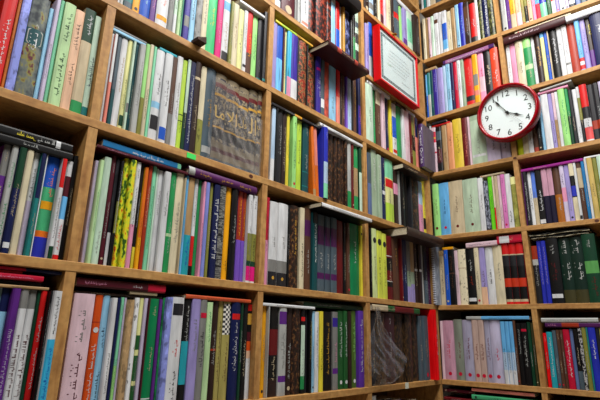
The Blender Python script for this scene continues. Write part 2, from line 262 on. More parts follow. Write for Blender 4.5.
  [0,-8043,-7760,125,12988,2613,0,'slate',[(0.6,0.85,'plum'),(0.16,0.24,'plum')],[('light_grey',0.3,0.5,1.0)],[],'','','volume','plum patterned bands','',''],
  [0,-7760,-7432,88,12988,2628,0,'slate',[(0.6,0.85,'plum'),(0.16,0.24,'plum')],[('light_grey',0.3,0.5,1.0)],[],'','','volume','plum patterned bands','',''],
  [0,-7394,-7017,117,12989,2598,0,'dark_red',[],[],[],'h','','','','',''],
  [0,-6996,-6839,132,12989,2582,0,'black',[],[],[],'','','','','',''],
  [0,-6839,-6649,84,12990,2602,0,'brown',[],[],[],'','','','','',''],
  [0,-6541,-5932,160,12990,2654,0,'emerald_green',[],[('white',0.45,0.75,1.0)],[],'h','','','white script','',''],
  [0,-5932,-5804,105,12991,2648,0,'yellow',[],[('brown',0.2,0.6,1.0)],[(0.83,0.93,'charcoal','e')],'','','','dark round emblem','',''],
  [1,-8907,-5914,-400,15689,145,0,'black',[(0.0,1.0,'white')],[('charcoal',0.2,0.7,0.7)],[],'','','','jutting out over the shelf','',''],
 ]),
 ('c2','L',1,'bottom bay of third column',[
  [0,-10881,-10711,159,9924,2464,0,'amber',[],[],[],'','','','','',''],
  [0,-10711,-10675,63,9924,2465,0,'light_grey',[],[],[],'','','','','',''],
  [0,-10604,-10227,134,9921,2467,0,'black',[(0.45,0.74,'dark_red'),(0.0,0.2,'dark_brown')],[],[],'','','','dark red panel','',''],
  [0,-10227,-9913,90,9919,2469,0,'light_grey',[(0.8,0.95,'purple'),(0.15,0.22,'purple')],[('grey',0.3,0.7,1.0)],[],'','','','purple bands','',''],
  [0,-9851,-9610,148,9916,2472,0,'dark_brown',[],[],[],'','','','','',''],
  [0,-9610,-9230,121,9914,2474,0,'dark_brown',[],[],[],'h','goldfleck','','','',''],
  [0,-9230,-9044,109,9912,2476,0,'black',[(0.85,0.9,'red'),(0.2,0.8,'pale_mint'),(0.05,0.2,'green')],[],[],'','','','red and mint blocks','',''],
  [0,-8978,-8889,166,9910,2478,0,'charcoal',[],[],[],'','','','','',''],
  [0,-8889,-8775,57,9910,2477,0,'black',[],[('yellow',0.4,0.85,1.0)],[],'','','','','',''],
  [0,-8697,-8577,122,9908,2431,0,'light_blue',[],[],[],'','','','','',''],
  [0,-8577,-8388,93,9907,2420,0,'white',[],[('grey',0.3,0.8,1.0)],[],'','','','','',''],
  [0,-8388,-8203,55,9905,2444,0,'yellow',[],[],[],'','','','','',''],
  [0,-8086,-7619,148,9902,2453,0,'black',[(0.2,0.9,'black')],[('gold',0.2,0.85,1.0)],[],'h','','','gold lettering','',''],
  [0,-7619,-7334,123,9899,2472,0,'grey',[(0.8,0.92,'indigo'),(0.2,0.27,'purple')],[('pink',0.35,0.6,1.0)],[],'','','','indigo band','',''],
  [0,-7276,-6990,166,9896,2525,0,'forest_green',[],[('white',0.4,0.85,1.0)],[(0.06,0.11,'white','e')],'','','','white round emblem','',''],
  [0,-6990,-6768,128,9895,2537,0,'forest_green',[],[('white',0.4,0.85,1.0)],[(0.06,0.11,'white','e')],'','','','white round emblem','',''],
  [0,-6768,-6585,94,9893,2530,0,'dark_brown',[],[],[],'','','','','',''],
  [0,-6466,-6200,178,9890,2569,0,'moss_green',[],[('light_green',0.35,0.85,1.0)],[(0.06,0.11,'white','e')],'','','','white round emblem','',''],
  [0,-6200,-5864,65,9889,2579,0,'violet_purple',[],[('white',0.2,0.9,1.0)],[],'','','','white lettering','',''],
  [1,-10968,-8641,70,12388,88,0,'white',[],[],[],'','','','','',''],
  [1,-9077,-5792,160,12476,166,0,'dark_green',[],[('light_grey',0.2,0.6,0.8)],[],'','','','','',''],
 ]),
 ('d7','L',6,'bay above red certificate',[
  [0,-5366,-4962,98,25625,2350,0,'dark_brown',[],[],[],'','','','','',''],
  [0,-4962,-4606,97,25628,2300,0,'pale_blue',[(0.15,0.3,'grey')],[],[],'','','','','',''],
  [0,-4498,-4172,164,25632,2400,0,'black',[],[],[],'','','','','',''],
  [0,-4172,-3996,93,25633,2400,0,'cream',[],[],[],'','','','','',''],
  [0,-3874,-3608,166,25636,2350,0,'red',[(0.0,0.3,'maroon')],[],[],'','','','','',''],
  [0,-3608,-3400,134,25638,2300,0,'pale_pink',[],[],[],'','','','','',''],
  [0,-3400,-3035,93,25640,2250,0,'cream',[],[('grey',0.3,0.8,1.0)],[],'','','','','',''],
  [0,-3035,-2785,58,25642,2300,0,'dark_brown',[],[],[],'','','','','',''],
  [0,-2741,-2232,82,25646,2280,0,'slate',[(0.5,0.65,'red')],[],[],'h','','','','',''],
  [0,-2057,-1808,176,25650,2250,0,'light_green',[],[],[],'','','','','',''],
  [0,-1808,-1422,103,25652,2274,0,'lavender',[(0.0,0.2,'purple')],[],[],'','','','','',''],
  [0,-1422,-928,71,25656,2270,0,'pale_mint',[(0.2,0.8,'mint')],[],[],'','','','','',''],
  [0,-928,-441,-120,25659,2267,0,'dark_brown',[],[],[],'h','','','','',''],
  [1,-2320,-626,80,27926,257,0,'white',[],[],[],'','','','','',''],
 ]),
 ('d6','L',5,'bay behind red certificate',[
  [0,-5369,-5090,71,22380,2573,0,'lavender',[],[],[],'','','','','',''],
  [0,-4965,-4694,151,22376,2892,0,'white',[(0.4,1.0,'blue')],[],[],'','','','blue upper half','',''],
 ]),
 ('d5','L',4,'bay below red certificate',[
  [0,-5445,-4860,68,19322,2646,0,'pale_mint',[],[('charcoal',0.35,0.6,1.0)],[],'h','','','','',''],
  [0,-4689,-4578,175,19324,2645,0,'green',[],[],[],'','','','','',''],
  [0,-4578,-4209,119,19325,2644,0,'brown',[(0.76,1.0,'cream')],[],[],'','','','','',''],
  [0,-4209,-3929,56,19326,2643,0,'pale_pink',[],[],[],'','','','','',''],
  [0,-3734,-3480,171,19327,2641,0,'navy',[],[],[],'','','','','',''],
  [0,-3480,-3273,97,19328,2641,0,'yellow',[],[],[],'','','','','',''],
  [0,-3188,-2820,145,19329,2599,0,'white',[(0.35,0.75,'blue')],[],[(0.07,0.13,'red')],'','','','blue middle','',''],
  [0,-2820,-2403,118,19330,2597,0,'green',[],[],[],'h','','','','',''],
  [0,-2403,-2180,62,19331,2597,0,'white',[],[],[],'','','','','',''],
  [0,-2177,-1756,64,19332,2595,0,'pale_pink',[],[('crimson',0.3,0.5,1.0)],[],'','','','','',''],
  [0,-1746,-1487,69,19333,2594,0,'dark_red',[],[],[],'','','','','',''],
  [0,-1484,-1177,71,19334,2593,0,'olive',[(0.3,0.6,'dark_brown')],[],[],'','','','','',''],
  [0,-1177,-893,57,19335,2592,0,'salmon',[(0.6,1.0,'navy')],[],[],'','','','','',''],
  [1,-5353,-3465,60,21973,176,0,'white',[],[],[],'','','','','',''],
  [1,-2904,-1078,80,21932,191,0,'dark_brown',[(0.5,1.0,'light_grey')],[],[],'','','','','',''],
 ]),
 ('d4','L',3,'corner column, second bay under certificate',[
  [0,-5393,-5143,62,16181,2618,0,'slate_blue',[(0.5,1.0,'slate')],[],[],'','','','','',''],
  [0,-5058,-4663,116,16183,2873,0,'sage',[],[('white',0.4,0.9,1.0)],[],'','','','','',''],
  [0,-4663,-4356,65,16184,2754,0,'sage',[],[('white',0.4,0.9,1.0)],[],'','','','','',''],
  [0,-4336,-4065,78,16185,2720,0,'navy',[],[],[(0.4,0.46,'white')],'','','','','',''],
  [0,-3946,-3259,149,16187,2820,0,'pale_yellow',[(0.7,1.0,'mint'),(0.0,0.3,'lime')],[('navy',0.3,0.5,1.0)],[(0.55,0.68,'red')],'h','','','red block and mint top','',''],
  [0,-3219,-2853,172,16189,2510,0,'dark_brown',[(0.55,0.75,'pink')],[],[],'','','','','',''],
  [0,-2853,-2790,111,16190,2509,0,'light_grey',[],[],[],'','','','','',''],
  [0,-2790,-2472,51,16191,2508,0,'black',[],[],[],'h','','','','',''],
  [0,-2235,-1964,180,16193,2506,0,'black',[],[],[],'h','','','','',''],
  [0,-1964,-1770,56,16193,2506,0,'charcoal',[],[],[],'','','','','',''],
  [0,-1686,-1072,101,16195,2504,0,'brown',[],[],[],'h','goldfleck','','','',''],
  [0,-1034,-643,120,16197,2502,0,'pink',[(0.55,1.0,'pale_blue')],[],[],'','','','','',''],
  [0,-551,-301,166,16199,2668,0,'yellow',[(0.1,0.3,'black')],[],[],'','','','','',''],
  [1,-3112,-826,-280,18699,197,0,'dark_brown',[],[],[],'','','','','',''],
 ]),
 ('d3','L',2,'corner column, third bay under certificate',[
  [0,-5238,-5142,129,12992,2698,0,'black',[],[],[],'','','','','',''],
  [0,-5142,-4813,102,12992,2695,0,'pale_lime',[],[('olive',0.2,0.6,1.0)],[(0.78,0.88,'charcoal','e')],'','','volume','dark round emblem','',''],
  [0,-4723,-4325,158,12993,2693,0,'lime_yellow',[],[('olive',0.2,0.6,1.0)],[(0.78,0.88,'charcoal','e')],'','','volume','dark round emblem','',''],
  [0,-4317,-3982,163,12994,2641,0,'lime_yellow',[],[('olive',0.2,0.6,1.0)],[(0.78,0.88,'charcoal','e')],'','','volume','dark round emblem','',''],
  [0,-3981,-3529,163,12994,2613,0,'dark_red',[(0.2,0.28,'black'),(0.45,0.65,'black'),(0.28,0.29,'white'),(0.67,0.68,'white')],[],[],'h','','','','',''],
  [0,-3529,-3017,143,12995,2613,0,'brown',[],[('gold',0.55,0.85,1.0)],[],'h','','','gold lettering','',''],
  [0,-3017,-2884,63,12995,2612,0,'dark_red',[],[],[],'','','','','',''],
  [0,-2837,-2477,89,12996,2612,0,'navy',[],[('pale_blue',0.3,0.6,1.0)],[],'','','','','',''],
  [0,-2433,-2106,113,12997,2611,0,'grey',[(0.25,0.5,'sage'),(0.0,0.25,'lavender')],[],[],'','','','','',''],
  [0,-2101,-1784,116,12997,2611,0,'tan',[(0.0,0.3,'lavender'),(0.3,0.5,'sage')],[],[],'','','','','',''],
  [0,-1703,-1415,158,12998,2610,0,'dark_brown',[],[],[(0.53,0.57,'white')],'','','','','',''],
  [0,-1415,-1158,81,12998,2610,0,'dark_brown',[],[],[(0.53,0.57,'white')],'','','','','',''],
  [0,-1049,-936,136,12999,2609,0,'light_grey',[],[],[],'','','','','',''],
  [0,-936,-571,99,12999,2609,0,'charcoal',[(0.0,0.4,'slate')],[],[],'','','','','',''],
  [0,-466,-211,151,13000,2608,0,'plum',[],[],[],'','dots','','white dots','',''],
  [1,-3562,-213,-600,15608,360,0,'dark_brown',[],[],[],'h','blotch','','jutting out over the shelf','',''],
 ]),
 ('d2','L',1,'plastic bag bay',[
  [0,-5338,-5033,112,9882,2555,0,'charcoal',[],[],[],'','','','','',''],
  [0,-5033,-4428,63,9879,2575,0,'dark_brown',[],[],[],'h','darkfleck','volume','','',''],
  [0,-4405,-3679,78,9873,2611,0,'plum_brown',[],[],[],'h','','volume','','',''],
  [0,-3519,-2813,172,9866,2618,0,'brown',[],[],[],'h','darkfleck','volume','','',''],
  [0,-2813,-2274,91,9862,2644,0,'dark_brown',[],[],[],'h','darkfleck','volume','','',''],
  [0,-2136,-1650,166,9857,2655,0,'dark_olive',[],[],[],'h','darkfleck','volume','','',''],
  [0,-1650,-1334,118,9854,2614,0,'slate',[],[],[],'','','volume','','',''],
  [0,-1334,-970,55,9852,2628,0,'slate',[],[],[],'','','volume','','',''],
  [0,-775,-736,153,9847,2655,0,'slate',[],[],[],'','','volume','','',''],
  [0,-736,-470,-180,9849,2917,0,'bright_red',[],[('white',0.35,0.65,1.5)],[],'h','','','white lettering','',''],
  [1,-5455,-1781,-40,12512,232,0,'dark_red',[(0.0,0.3,'beige'),(0.3,0.44,'forest_green'),(0.86,1.0,'forest_green')],[],[],'','','','beige end and green patches','',''],
 ]),
 ('d1','L',0,'bay under plastic bag',[
  [0,-5494,-5163,51,6743,2822,0,'light_grey',[],[],[],'','','','','',''],
  [0,-5028,-4557,138,6743,2635,0,'slate',[],[],[],'','','','','',''],
  [0,-4557,-4067,72,6743,2640,0,'charcoal',[],[],[],'','','','','',''],
  [0,-4028,-3311,95,6743,2549,0,'navy',[],[],[],'','','','','',''],
  [0,-3173,-2618,174,6743,2402,0,'dark_brown',[],[],[],'','','','','',''],
  [0,-2618,-2038,113,6743,2438,0,'black',[],[],[],'','','','','',''],
 ]),
 ('e7','R',7,'clock column, topmost bay',[
  [0,8,129,135,28760,2000,0,'white',[],[],[],'','','','','',''],
  [0,129,302,146,28759,2000,0,'teal',[],[],[],'','','','','',''],
  [0,338,520,64,28759,2000,0,'white',[],[],[],'','','','','',''],
  [0,520,812,159,28758,2000,0,'beige',[],[],[],'','','','','',''],
  [0,812,1120,169,28758,2000,0,'slate',[],[],[],'','','','','',''],
  [0,1159,1425,70,28757,2000,0,'charcoal',[],[],[],'','','','','',''],
  [0,1425,1743,121,28756,2000,0,'cream',[],[],[],'','','','','',''],
 ]),
 ('e6','R',6,'clock column, second bay down',[
  [0,8,171,87,25663,2526,0,'cream',[],[],[],'','','','','',''],
  [0,171,299,146,25662,2564,0,'tan',[],[],[],'','','','','',''],
  [0,339,465,54,25660,2458,0,'pale_pink',[],[],[],'','','','','',''],
  [0,465,633,117,25658,2495,0,'pale_mint',[],[],[],'','','','','',''],
  [0,633,878,153,25656,2610,0,'white',[],[],[(0.76,0.85,'brown')],'','','','brown square','',''],
  [0,881,1061,146,25653,2566,0,'white',[],[],[],'','','','','',''],
  [0,1093,1354,64,25650,2488,0,'white',[(0.3,0.7,'blue'),(0.08,0.3,'sky_blue')],[],[],'','','','blue block','',''],
  [0,1354,1574,158,25648,2409,0,'cream',[],[('grey',0.3,0.8,1.0)],[],'','','','','',''],
  [0,1603,1799,81,25645,2458,0,'tan',[],[],[],'','','','','',''],
  [0,1799,1983,155,25643,2603,0,'light_blue',[],[],[],'','','','','',''],
  [0,1997,2248,115,25640,2585,0,'royal_blue',[],[('light_blue',0.3,0.7,1.0)],[],'h','','','','',''],
  [0,2262,2532,71,25637,2452,0,'dark_brown',[(0.3,0.9,'brown')],[],[],'','','','','',''],
  [0,2532,2822,145,25634,2308,0,'red',[(0.0,0.16,'charcoal')],[('white',0.4,0.6,1.0)],[],'h','','','dark foot','',''],
  [0,2822,2963,155,25631,2596,0,'white',[],[],[],'','','','','',''],
  [0,2968,3162,141,25629,2799,0,'black',[],[],[],'h','olivefleck','','','',''],
  [0,3162,3427,175,25627,2828,0,'navy',[],[('white',0.1,0.8,1.5)],[],'h','','','white lettering','',''],
  [0,3453,3703,83,25623,2563,0,'moss_green',[],[],[],'h','olivefleck','','','',''],
 ]),
 ('e5','R',5,'clock column, bay over clock',[
  [0,8,95,81,22326,2463,0,'blue',[(0.5,1.0,'sky_blue')],[],[],'','','','','',''],
  [0,100,263,69,22328,2523,0,'teal',[(0.0,0.5,'light_grey')],[],[],'','','','','',''],
  [0,263,387,120,22331,2644,0,'dark_teal',[],[('mint',0.2,0.5,1.0)],[],'','','','','',''],
  [0,395,636,102,22335,2615,0,'indigo',[],[('lavender',0.5,0.9,1.0)],[],'','','','','',''],
  [0,638,951,96,22341,2588,0,'lavender',[],[],[],'h','','','','',''],
  [0,951,1105,110,22345,2645,0,'pale_blue',[(0.0,0.01,'grey')],[],[],'','','','','',''],
  [0,1114,1336,86,22349,2641,0,'light_blue',[],[],[],'','','','','',''],
  [0,1349,1501,51,22354,2599,0,'navy',[],[('white',0.2,0.4,1.0)],[],'','','','','',''],
  [0,1501,1691,111,22357,2634,0,'crimson',[],[('pink',0.4,0.7,1.0)],[],'','','','','',''],
  [0,1700,1871,86,22361,2613,0,'white',[],[],[],'','','','','',''],
  [0,1871,2029,108,22364,2627,0,'sage',[],[],[],'','','','','',''],
  [0,2029,2434,171,22370,2621,0,'red',[(0.1,0.2,'charcoal')],[('salmon',0.4,0.8,1.0)],[],'h','','','dark band','',''],
  [0,2466,2719,73,22377,2614,0,'amber',[(0.15,0.25,'salmon')],[],[(0.35,0.58,'grey')],'','','','grey picture block','',''],
  [0,2719,2992,133,22382,2609,0,'pink',[(0.2,0.5,'pale_pink')],[('crimson',0.5,0.7,1.0)],[],'','','','','',''],
  [0,2992,3316,134,22388,2602,0,'black',[],[('beige',0.3,0.7,1.4)],[],'h','','','beige lettering','',''],
  [0,3329,3678,87,22395,2595,0,'red_orange',[],[('white',0.3,0.55,1.2),('white',0.75,0.9,1.0)],[],'h','','','white lettering','',''],
  [1,10,615,120,24975,173,0,'tan',[],[],[],'','','','','',''],
  [1,1030,3577,50,24991,218,0,'mauve',[(0.9,1.0,'dark_purple'),(0.0,0.05,'dark_purple')],[('white',0.1,0.8,1.0)],[],'','','','white title','',''],
 ]),
 ('e4','R',4,'clock column, bay behind clock',[
  [0,8,257,-1114,19338,2194,0,'mauve_grey',[(0.0,1.0,'dark_purple')],[],[],'h','','hardback','white Latin title jutting into the corner','','quran'],
  [0,54,114,143,19338,2560,0,'white',[],[],[],'','','','','',''],
  [0,114,360,159,19338,2435,0,'pale_pink',[(0.66,0.9,'crimson'),(0.42,0.46,'crimson')],[],[(0.74,0.78,'gold')],'','','','crimson top','',''],
  [0,387,651,97,19337,2367,0,'black',[(0.2,0.5,'maroon'),(0.7,0.9,'slate')],[],[],'','','','','',''],
  [0,651,913,179,19336,2437,0,'tan',[],[('brown',0.2,0.4,1.0)],[],'','','','','',''],
  [0,932,1231,131,19335,2438,0,'peach_orange',[],[('brown',0.5,0.7,1.0)],[],'','','','','',''],
  [0,1237,1670,115,19333,2543,0,'yellow_gold',[],[('brown',0.3,0.7,1.0)],[],'h','','','dark vertical lettering','',''],
  [0,1670,1966,143,19332,2503,0,'dark_red',[],[('salmon',0.2,0.7,1.0)],[],'h','','','','',''],
  [0,1980,2077,105,19331,2478,0,'pale_pink',[],[],[],'','','','','',''],
  [0,2077,2764,143,19330,2484,0,'sage',[(0.0,0.9,'pale_sage')],[],[(0.15,0.2,'white')],'h','','','','',''],
  [0,2781,3369,86,19327,2625,0,'pale_lilac',[],[('charcoal',0.2,0.4,1.0)],[],'h','','','','',''],
  [0,3369,3768,171,19326,2613,0,'pale_lilac',[],[('charcoal',0.2,0.4,1.0)],[],'h','','','','',''],
  [1,196,1141,140,21773,107,0,'red',[],[],[],'','','','','',''],
  [1,233,972,80,21879,134,0,'charcoal',[],[],[],'','','','','',''],
 ]),
 ('e3','R',3,'clock column, bay under clock',[
  [0,8,317,107,16199,2586,0,'light_green',[],[('brown',0.4,0.7,1.0)],[(0.12,0.17,'dark_red','e')],'h','','volume','','',''],
  [0,317,809,166,16195,2582,0,'sky_blue',[],[('navy',0.4,0.7,1.0)],[(0.12,0.17,'crimson','e')],'h','','volume','','',''],
  [0,813,1486,155,16191,2570,0,'beige',[],[('brown',0.4,0.7,1.0)],[(0.12,0.17,'dark_red','e')],'h','','volume','','',''],
  [0,1502,2207,113,16185,2526,0,'pale_sage',[],[('brown',0.35,0.7,1.0)],[(0.12,0.17,'dark_red','e')],'h','','volume','','',''],
  [0,2213,2456,96,16181,2479,0,'white',[],[('grey',0.4,0.7,1.0)],[],'','','','','',''],
  [0,2456,2661,99,16179,2292,0,'charcoal',[],[],[],'','mottled','','mottled grey pattern','',''],
  [0,2661,2843,178,16177,2490,0,'lime_green',[],[],[],'','','','','',''],
  [0,2878,2948,65,16176,2453,0,'cream',[(0.0,0.4,'red')],[],[],'','','','','',''],
  [0,2948,3081,166,16175,2464,0,'beige',[],[],[],'','','','','',''],
  [0,3083,3209,161,16174,2460,0,'pale_pink',[],[],[],'','','','','',''],
  [0,3233,3418,79,16172,2449,0,'orchid_pink',[],[],[],'','','','','',''],
  [0,3418,3639,95,16171,2437,0,'white',[],[('charcoal',0.1,0.3,1.0)],[],'','','','','',''],
  [0,3639,3850,124,16169,2264,0,'olive',[(0.85,1.0,'pale_yellow')],[],[],'','blotch','','','',''],
  [1,2354,3417,140,18667,94,0,'beige',[],[],[],'','','','','',''],
 ]),
 ('e2','R',2,'clock column, second bay under clock',[
  [0,8,112,-327,13000,2719,0,'light_grey',[],[],[],'','spiral','notebook','white spiral binding','',''],
  [0,112,354,179,12999,2494,0,'beige',[(0.9,1.0,'tan')],[('brown',0.2,0.8,1.0)],[],'','','','','',''],
  [0,394,595,87,12997,2505,0,'blue',[],[],[],'','','','','',''],
  [0,600,878,75,12996,2505,0,'black',[(0.55,0.57,'brown')],[('brown',0.3,0.9,1.0)],[],'','','','','',''],
  [0,878,1042,113,12994,2440,0,'pale_pink',[],[],[],'','','','','',''],
  [0,1042,1397,122,12993,2474,0,'cream',[(0.65,0.66,'tan')],[],[],'','worn','','torn top edge','',''],
  [0,1397,1777,135,12991,2443,0,'black',[],[('light_grey',0.6,0.8,1.0),('rust',0.35,0.5,1.0)],[(0.06,0.12,'white')],'h','','','white lettering','',''],
  [0,1803,2005,64,12989,2466,0,'cream',[],[],[],'','','','','',''],
  [0,2005,2255,134,12988,2479,0,'lavender',[(0.0,0.3,'peach')],[('brown',0.3,0.6,1.0)],[],'','','','peach foot','',''],
  [0,2255,2583,170,12986,2480,0,'white',[],[('charcoal',0.35,0.6,1.3)],[],'h','','','bold dark lettering','',''],
  [0,2584,2971,169,12984,2508,0,'cream',[],[('grey',0.4,0.7,1.0)],[],'h','','','','',''],
  [0,2971,3251,173,12982,2556,0,'red',[(0.08,0.28,'black'),(0.28,0.42,'orange_red'),(0.42,0.62,'black'),(0.62,0.8,'charcoal'),(0.04,0.08,'beige'),(0.8,0.82,'beige')],[],[],'h','','volume','black panels and cream bands','',''],
  [0,3252,3538,170,12980,2541,0,'red',[(0.08,0.28,'black'),(0.28,0.42,'orange_red'),(0.42,0.62,'black'),(0.62,0.8,'charcoal'),(0.04,0.08,'beige'),(0.8,0.82,'beige')],[],[],'h','','volume','black panels and cream bands','',''],
  [0,3538,3843,175,12978,2534,0,'red',[(0.08,0.28,'black'),(0.28,0.42,'orange_red'),(0.42,0.62,'black'),(0.62,0.8,'charcoal'),(0.04,0.08,'beige'),(0.8,0.82,'beige')],[],[],'h','','volume','black panels and cream bands','',''],
  [1,1483,2850,80,15492,222,0,'pale_pink',[],[('plum',0.1,0.8,0.8)],[],'','','','','',''],
  [1,339,847,160,15502,140,0,'amber',[],[],[],'','','','','',''],
  [1,2847,3871,100,15538,344,0,'crimson',[],[],[(0.1,0.5,'white')],'','','','white label','',''],
 ]),
 ('e1','R',1,'clock column, third bay under clock',[
  [0,8,134,92,9843,2465,0,'pale_pink',[],[],[],'','','','','',''],
  [0,134,603,110,9843,2483,0,'dusty_pink',[],[('crimson',0.35,0.65,1.2)],[(0.07,0.13,'crimson','e')],'h','','volume','','',''],
  [0,603,994,174,9844,2536,0,'sage_grey',[],[('dark_red',0.35,0.65,1.2)],[(0.07,0.13,'crimson','e')],'h','','volume','','',''],
  [0,1012,1439,129,9844,2507,0,'lavender_grey',[],[('dark_red',0.35,0.7,1.2)],[(0.07,0.13,'crimson','e')],'h','','volume','','',''],
  [0,1452,1714,96,9845,2506,0,'peach_grey',[],[('dark_red',0.35,0.6,1.2)],[(0.07,0.13,'crimson','e')],'','','volume','','',''],
  [0,1714,1956,99,9845,2505,0,'peach_grey',[],[('dark_red',0.35,0.6,1.2)],[(0.07,0.13,'crimson','e')],'','','volume','','',''],
  [0,1956,2180,168,9846,2507,0,'lavender_grey',[],[('dark_red',0.35,0.7,1.2)],[(0.07,0.13,'crimson','e')],'','','volume','','',''],
  [0,2183,2628,157,9846,2514,0,'pale_lavender',[],[('crimson',0.35,0.55,1.2)],[(0.07,0.13,'crimson','e')],'h','','volume','','',''],
  [0,2657,2829,68,9846,2442,0,'sky_blue',[(0.0,0.22,'white'),(0.22,0.5,'pale_blue')],[],[],'','','volume','white foot','',''],
  [0,2829,2989,82,9847,2442,0,'sky_blue',[(0.0,0.22,'white'),(0.22,0.5,'pale_blue')],[],[],'','','volume','white foot','',''],
  [0,2989,3146,98,9847,2443,0,'sky_blue',[(0.0,0.22,'white'),(0.22,0.5,'pale_blue')],[],[],'','','volume','white foot','',''],
  [0,3152,3258,78,9847,2478,0,'brown',[],[],[],'','','','','',''],
  [0,3258,3438,123,9847,2384,0,'black',[],[('light_grey',0.5,0.9,1.0)],[],'','','','','',''],
  [0,3451,3683,79,9848,2383,0,'black',[],[('light_grey',0.3,0.8,1.0)],[(0.86,0.9,'crimson')],'','','','','',''],
  [0,3683,3809,125,9848,2424,0,'dark_green',[],[],[],'','','','','',''],
  [0,3809,3911,172,9848,2386,0,'dark_olive',[],[],[],'','','','','',''],
  [1,1255,3823,80,12360,143,0,'sky_blue',[(0.0,0.25,'light_grey')],[],[],'','','','pale grey end','',''],
 ]),
 ('e0','R',0,'clock column, lowest bay',[
  [0,8,194,63,6743,2100,0,'maroon',[],[],[],'','','','','',''],
  [0,194,658,77,6743,2092,0,'charcoal',[],[],[],'','','','','',''],
  [0,658,1148,104,6743,2217,0,'navy',[],[],[],'','','','','',''],
  [0,1148,1628,134,6743,2263,0,'brown',[],[],[],'','','','','',''],
  [0,1640,2111,100,6743,2316,0,'slate',[],[],[],'','','','','',''],
  [0,2117,2572,83,6743,2327,0,'dark_brown',[],[],[],'','','','','',''],
  [0,2572,3050,95,6743,2401,0,'charcoal',[],[],[],'','','','','',''],
  [0,3055,3520,77,6743,2388,0,'dark_green',[],[],[],'','','','','',''],
  [1,10,1237,100,9006,120,0,'dark_red',[],[],[],'','','','','',''],
  [1,1252,3884,60,9144,187,0,'sea_green',[],[],[],'','','','','',''],
  [1,10,1322,140,9331,120,0,'maroon',[],[],[],'','','','','',''],
  [1,1262,3720,80,9451,132,0,'salmon',[],[],[],'','','','','',''],
 ]),
 ('f6','R',6,'end column, top bay',[
  [0,4006,4053,118,25618,2200,0,'charcoal',[],[],[],'','','','','',''],
  [0,4053,4281,118,25617,2300,0,'light_grey',[],[],[],'','','','','',''],
  [0,4286,4442,98,25614,2300,0,'purple',[],[],[],'','','','','',''],
  [0,4442,4678,113,25612,2250,0,'amber',[(0.0,0.35,'beige')],[],[],'','','','','',''],
  [0,4678,4913,178,25609,2250,0,'peach',[(0.0,0.35,'pale_pink')],[],[],'','','','','',''],
  [0,4919,5049,152,25607,2200,0,'khaki',[],[],[],'','','','','',''],
  [0,5049,5200,158,25605,2200,0,'olive',[(0.0,0.45,'black')],[],[(0.02,0.07,'light_grey')],'','','','black lower half','',''],
  [0,5218,5392,66,25603,2200,0,'peach',[],[],[],'','','','','',''],
  [0,5392,5536,116,25602,2200,0,'pink',[],[],[],'','','','','',''],
  [0,5539,5719,98,25600,2200,0,'sky_blue',[(0.0,0.38,'crimson')],[],[],'','','','crimson lower part','',''],
  [0,5725,5994,62,25597,2200,0,'royal_blue',[(0.0,0.34,'mint')],[],[],'h','','','mint foot','',''],
  [0,5994,6179,101,25594,2200,0,'forest_green',[],[('light_grey',0.2,0.5,1.0)],[],'','','','','',''],
  [0,6185,6356,60,25592,2200,0,'white',[],[],[(0.3,0.36,'red')],'','','','','',''],
  [0,6356,6490,80,25590,2150,0,'lavender',[],[],[],'','','','','',''],
  [0,6490,6722,154,25588,2100,0,'white',[],[],[],'','','','','',''],
  [0,6724,6853,139,25586,2100,0,'pale_lilac',[],[],[],'','','','','',''],
  [0,6853,7096,141,25584,2100,0,'charcoal',[],[],[(0.1,0.2,'white')],'','','','','',''],
  [0,7105,7309,60,25581,2150,0,'slate_blue',[],[],[],'','','','','',''],
  [0,7309,7534,71,25579,2100,0,'slate',[],[],[],'','','','','',''],
  [0,7536,7757,53,25576,2000,0,'grey',[],[],[],'','','','','',''],
  [0,7757,7975,63,25574,2000,0,'light_grey',[],[],[],'','','','','',''],
  [0,7975,8262,63,25571,2000,0,'slate_blue',[],[],[],'','','','','',''],
 ]),
 ('f5','R',5,'end column, second bay down',[
  [0,4048,4221,175,22408,2485,0,'white',[],[],[],'','','','','',''],
  [0,4223,4458,166,22412,2481,0,'pink',[],[],[],'','','','','',''],
  [0,4479,4805,77,22418,2475,0,'cream',[],[],[],'h','','','','',''],
  [0,4805,5131,83,22425,2468,0,'green',[(0.35,0.45,'pale_green'),(0.8,1.0,'light_green')],[],[],'h','','','','',''],
  [0,5131,5271,175,22429,2464,0,'white',[],[('purple',0.3,0.6,1.0)],[],'','','','','',''],
  [0,5281,5532,124,22433,2459,0,'dark_brown',[],[('gold',0.35,0.75,1.5)],[],'h','','','gold lettering','',''],
  [0,5537,5693,98,22438,2455,0,'pale_yellow',[(0.9,1.0,'sky_blue')],[],[],'','','','','',''],
  [0,5693,5828,111,22441,2452,0,'blue',[],[],[],'','','','','',''],
  [0,5832,5898,85,22443,2433,0,'beige',[],[],[],'','','','','',''],
  [0,5898,6206,126,22446,2446,0,'black',[],[('white',0.3,0.8,1.0)],[],'h','','','white lettering','',''],
  [0,6206,6396,144,22451,2441,0,'white',[],[('grey',0.5,0.7,1.0)],[],'','','','','',''],
  [0,6400,6605,117,22456,2437,0,'white',[],[],[(0.2,0.24,'grey')],'','','','','',''],
  [0,6605,6911,157,22461,2432,0,'brick_red',[],[],[],'h','','','','',''],
  [0,6922,7107,65,22466,2441,0,'sky_blue',[(0.02,0.24,'red')],[],[(0.1,0.17,'white')],'','','','red foot','',''],
  [0,7107,7302,128,22470,2435,0,'lavender',[],[('indigo',0.3,0.8,1.0)],[],'','','','','',''],
  [0,7302,7484,179,22473,2433,0,'dark_brown',[(0.0,0.35,'purple')],[('yellow',0.65,0.85,1.8)],[],'','','','yellow lettering','',''],
  [0,7496,8035,40,22481,2426,0,'navy',[],[('white',0.6,0.75,1.5)],[],'h','','','white lettering','',''],
  [1,4050,6643,-60,24893,350,0,'dark_maroon',[],[('pale_pink',0.1,0.6,0.8)],[],'h','','','','',''],
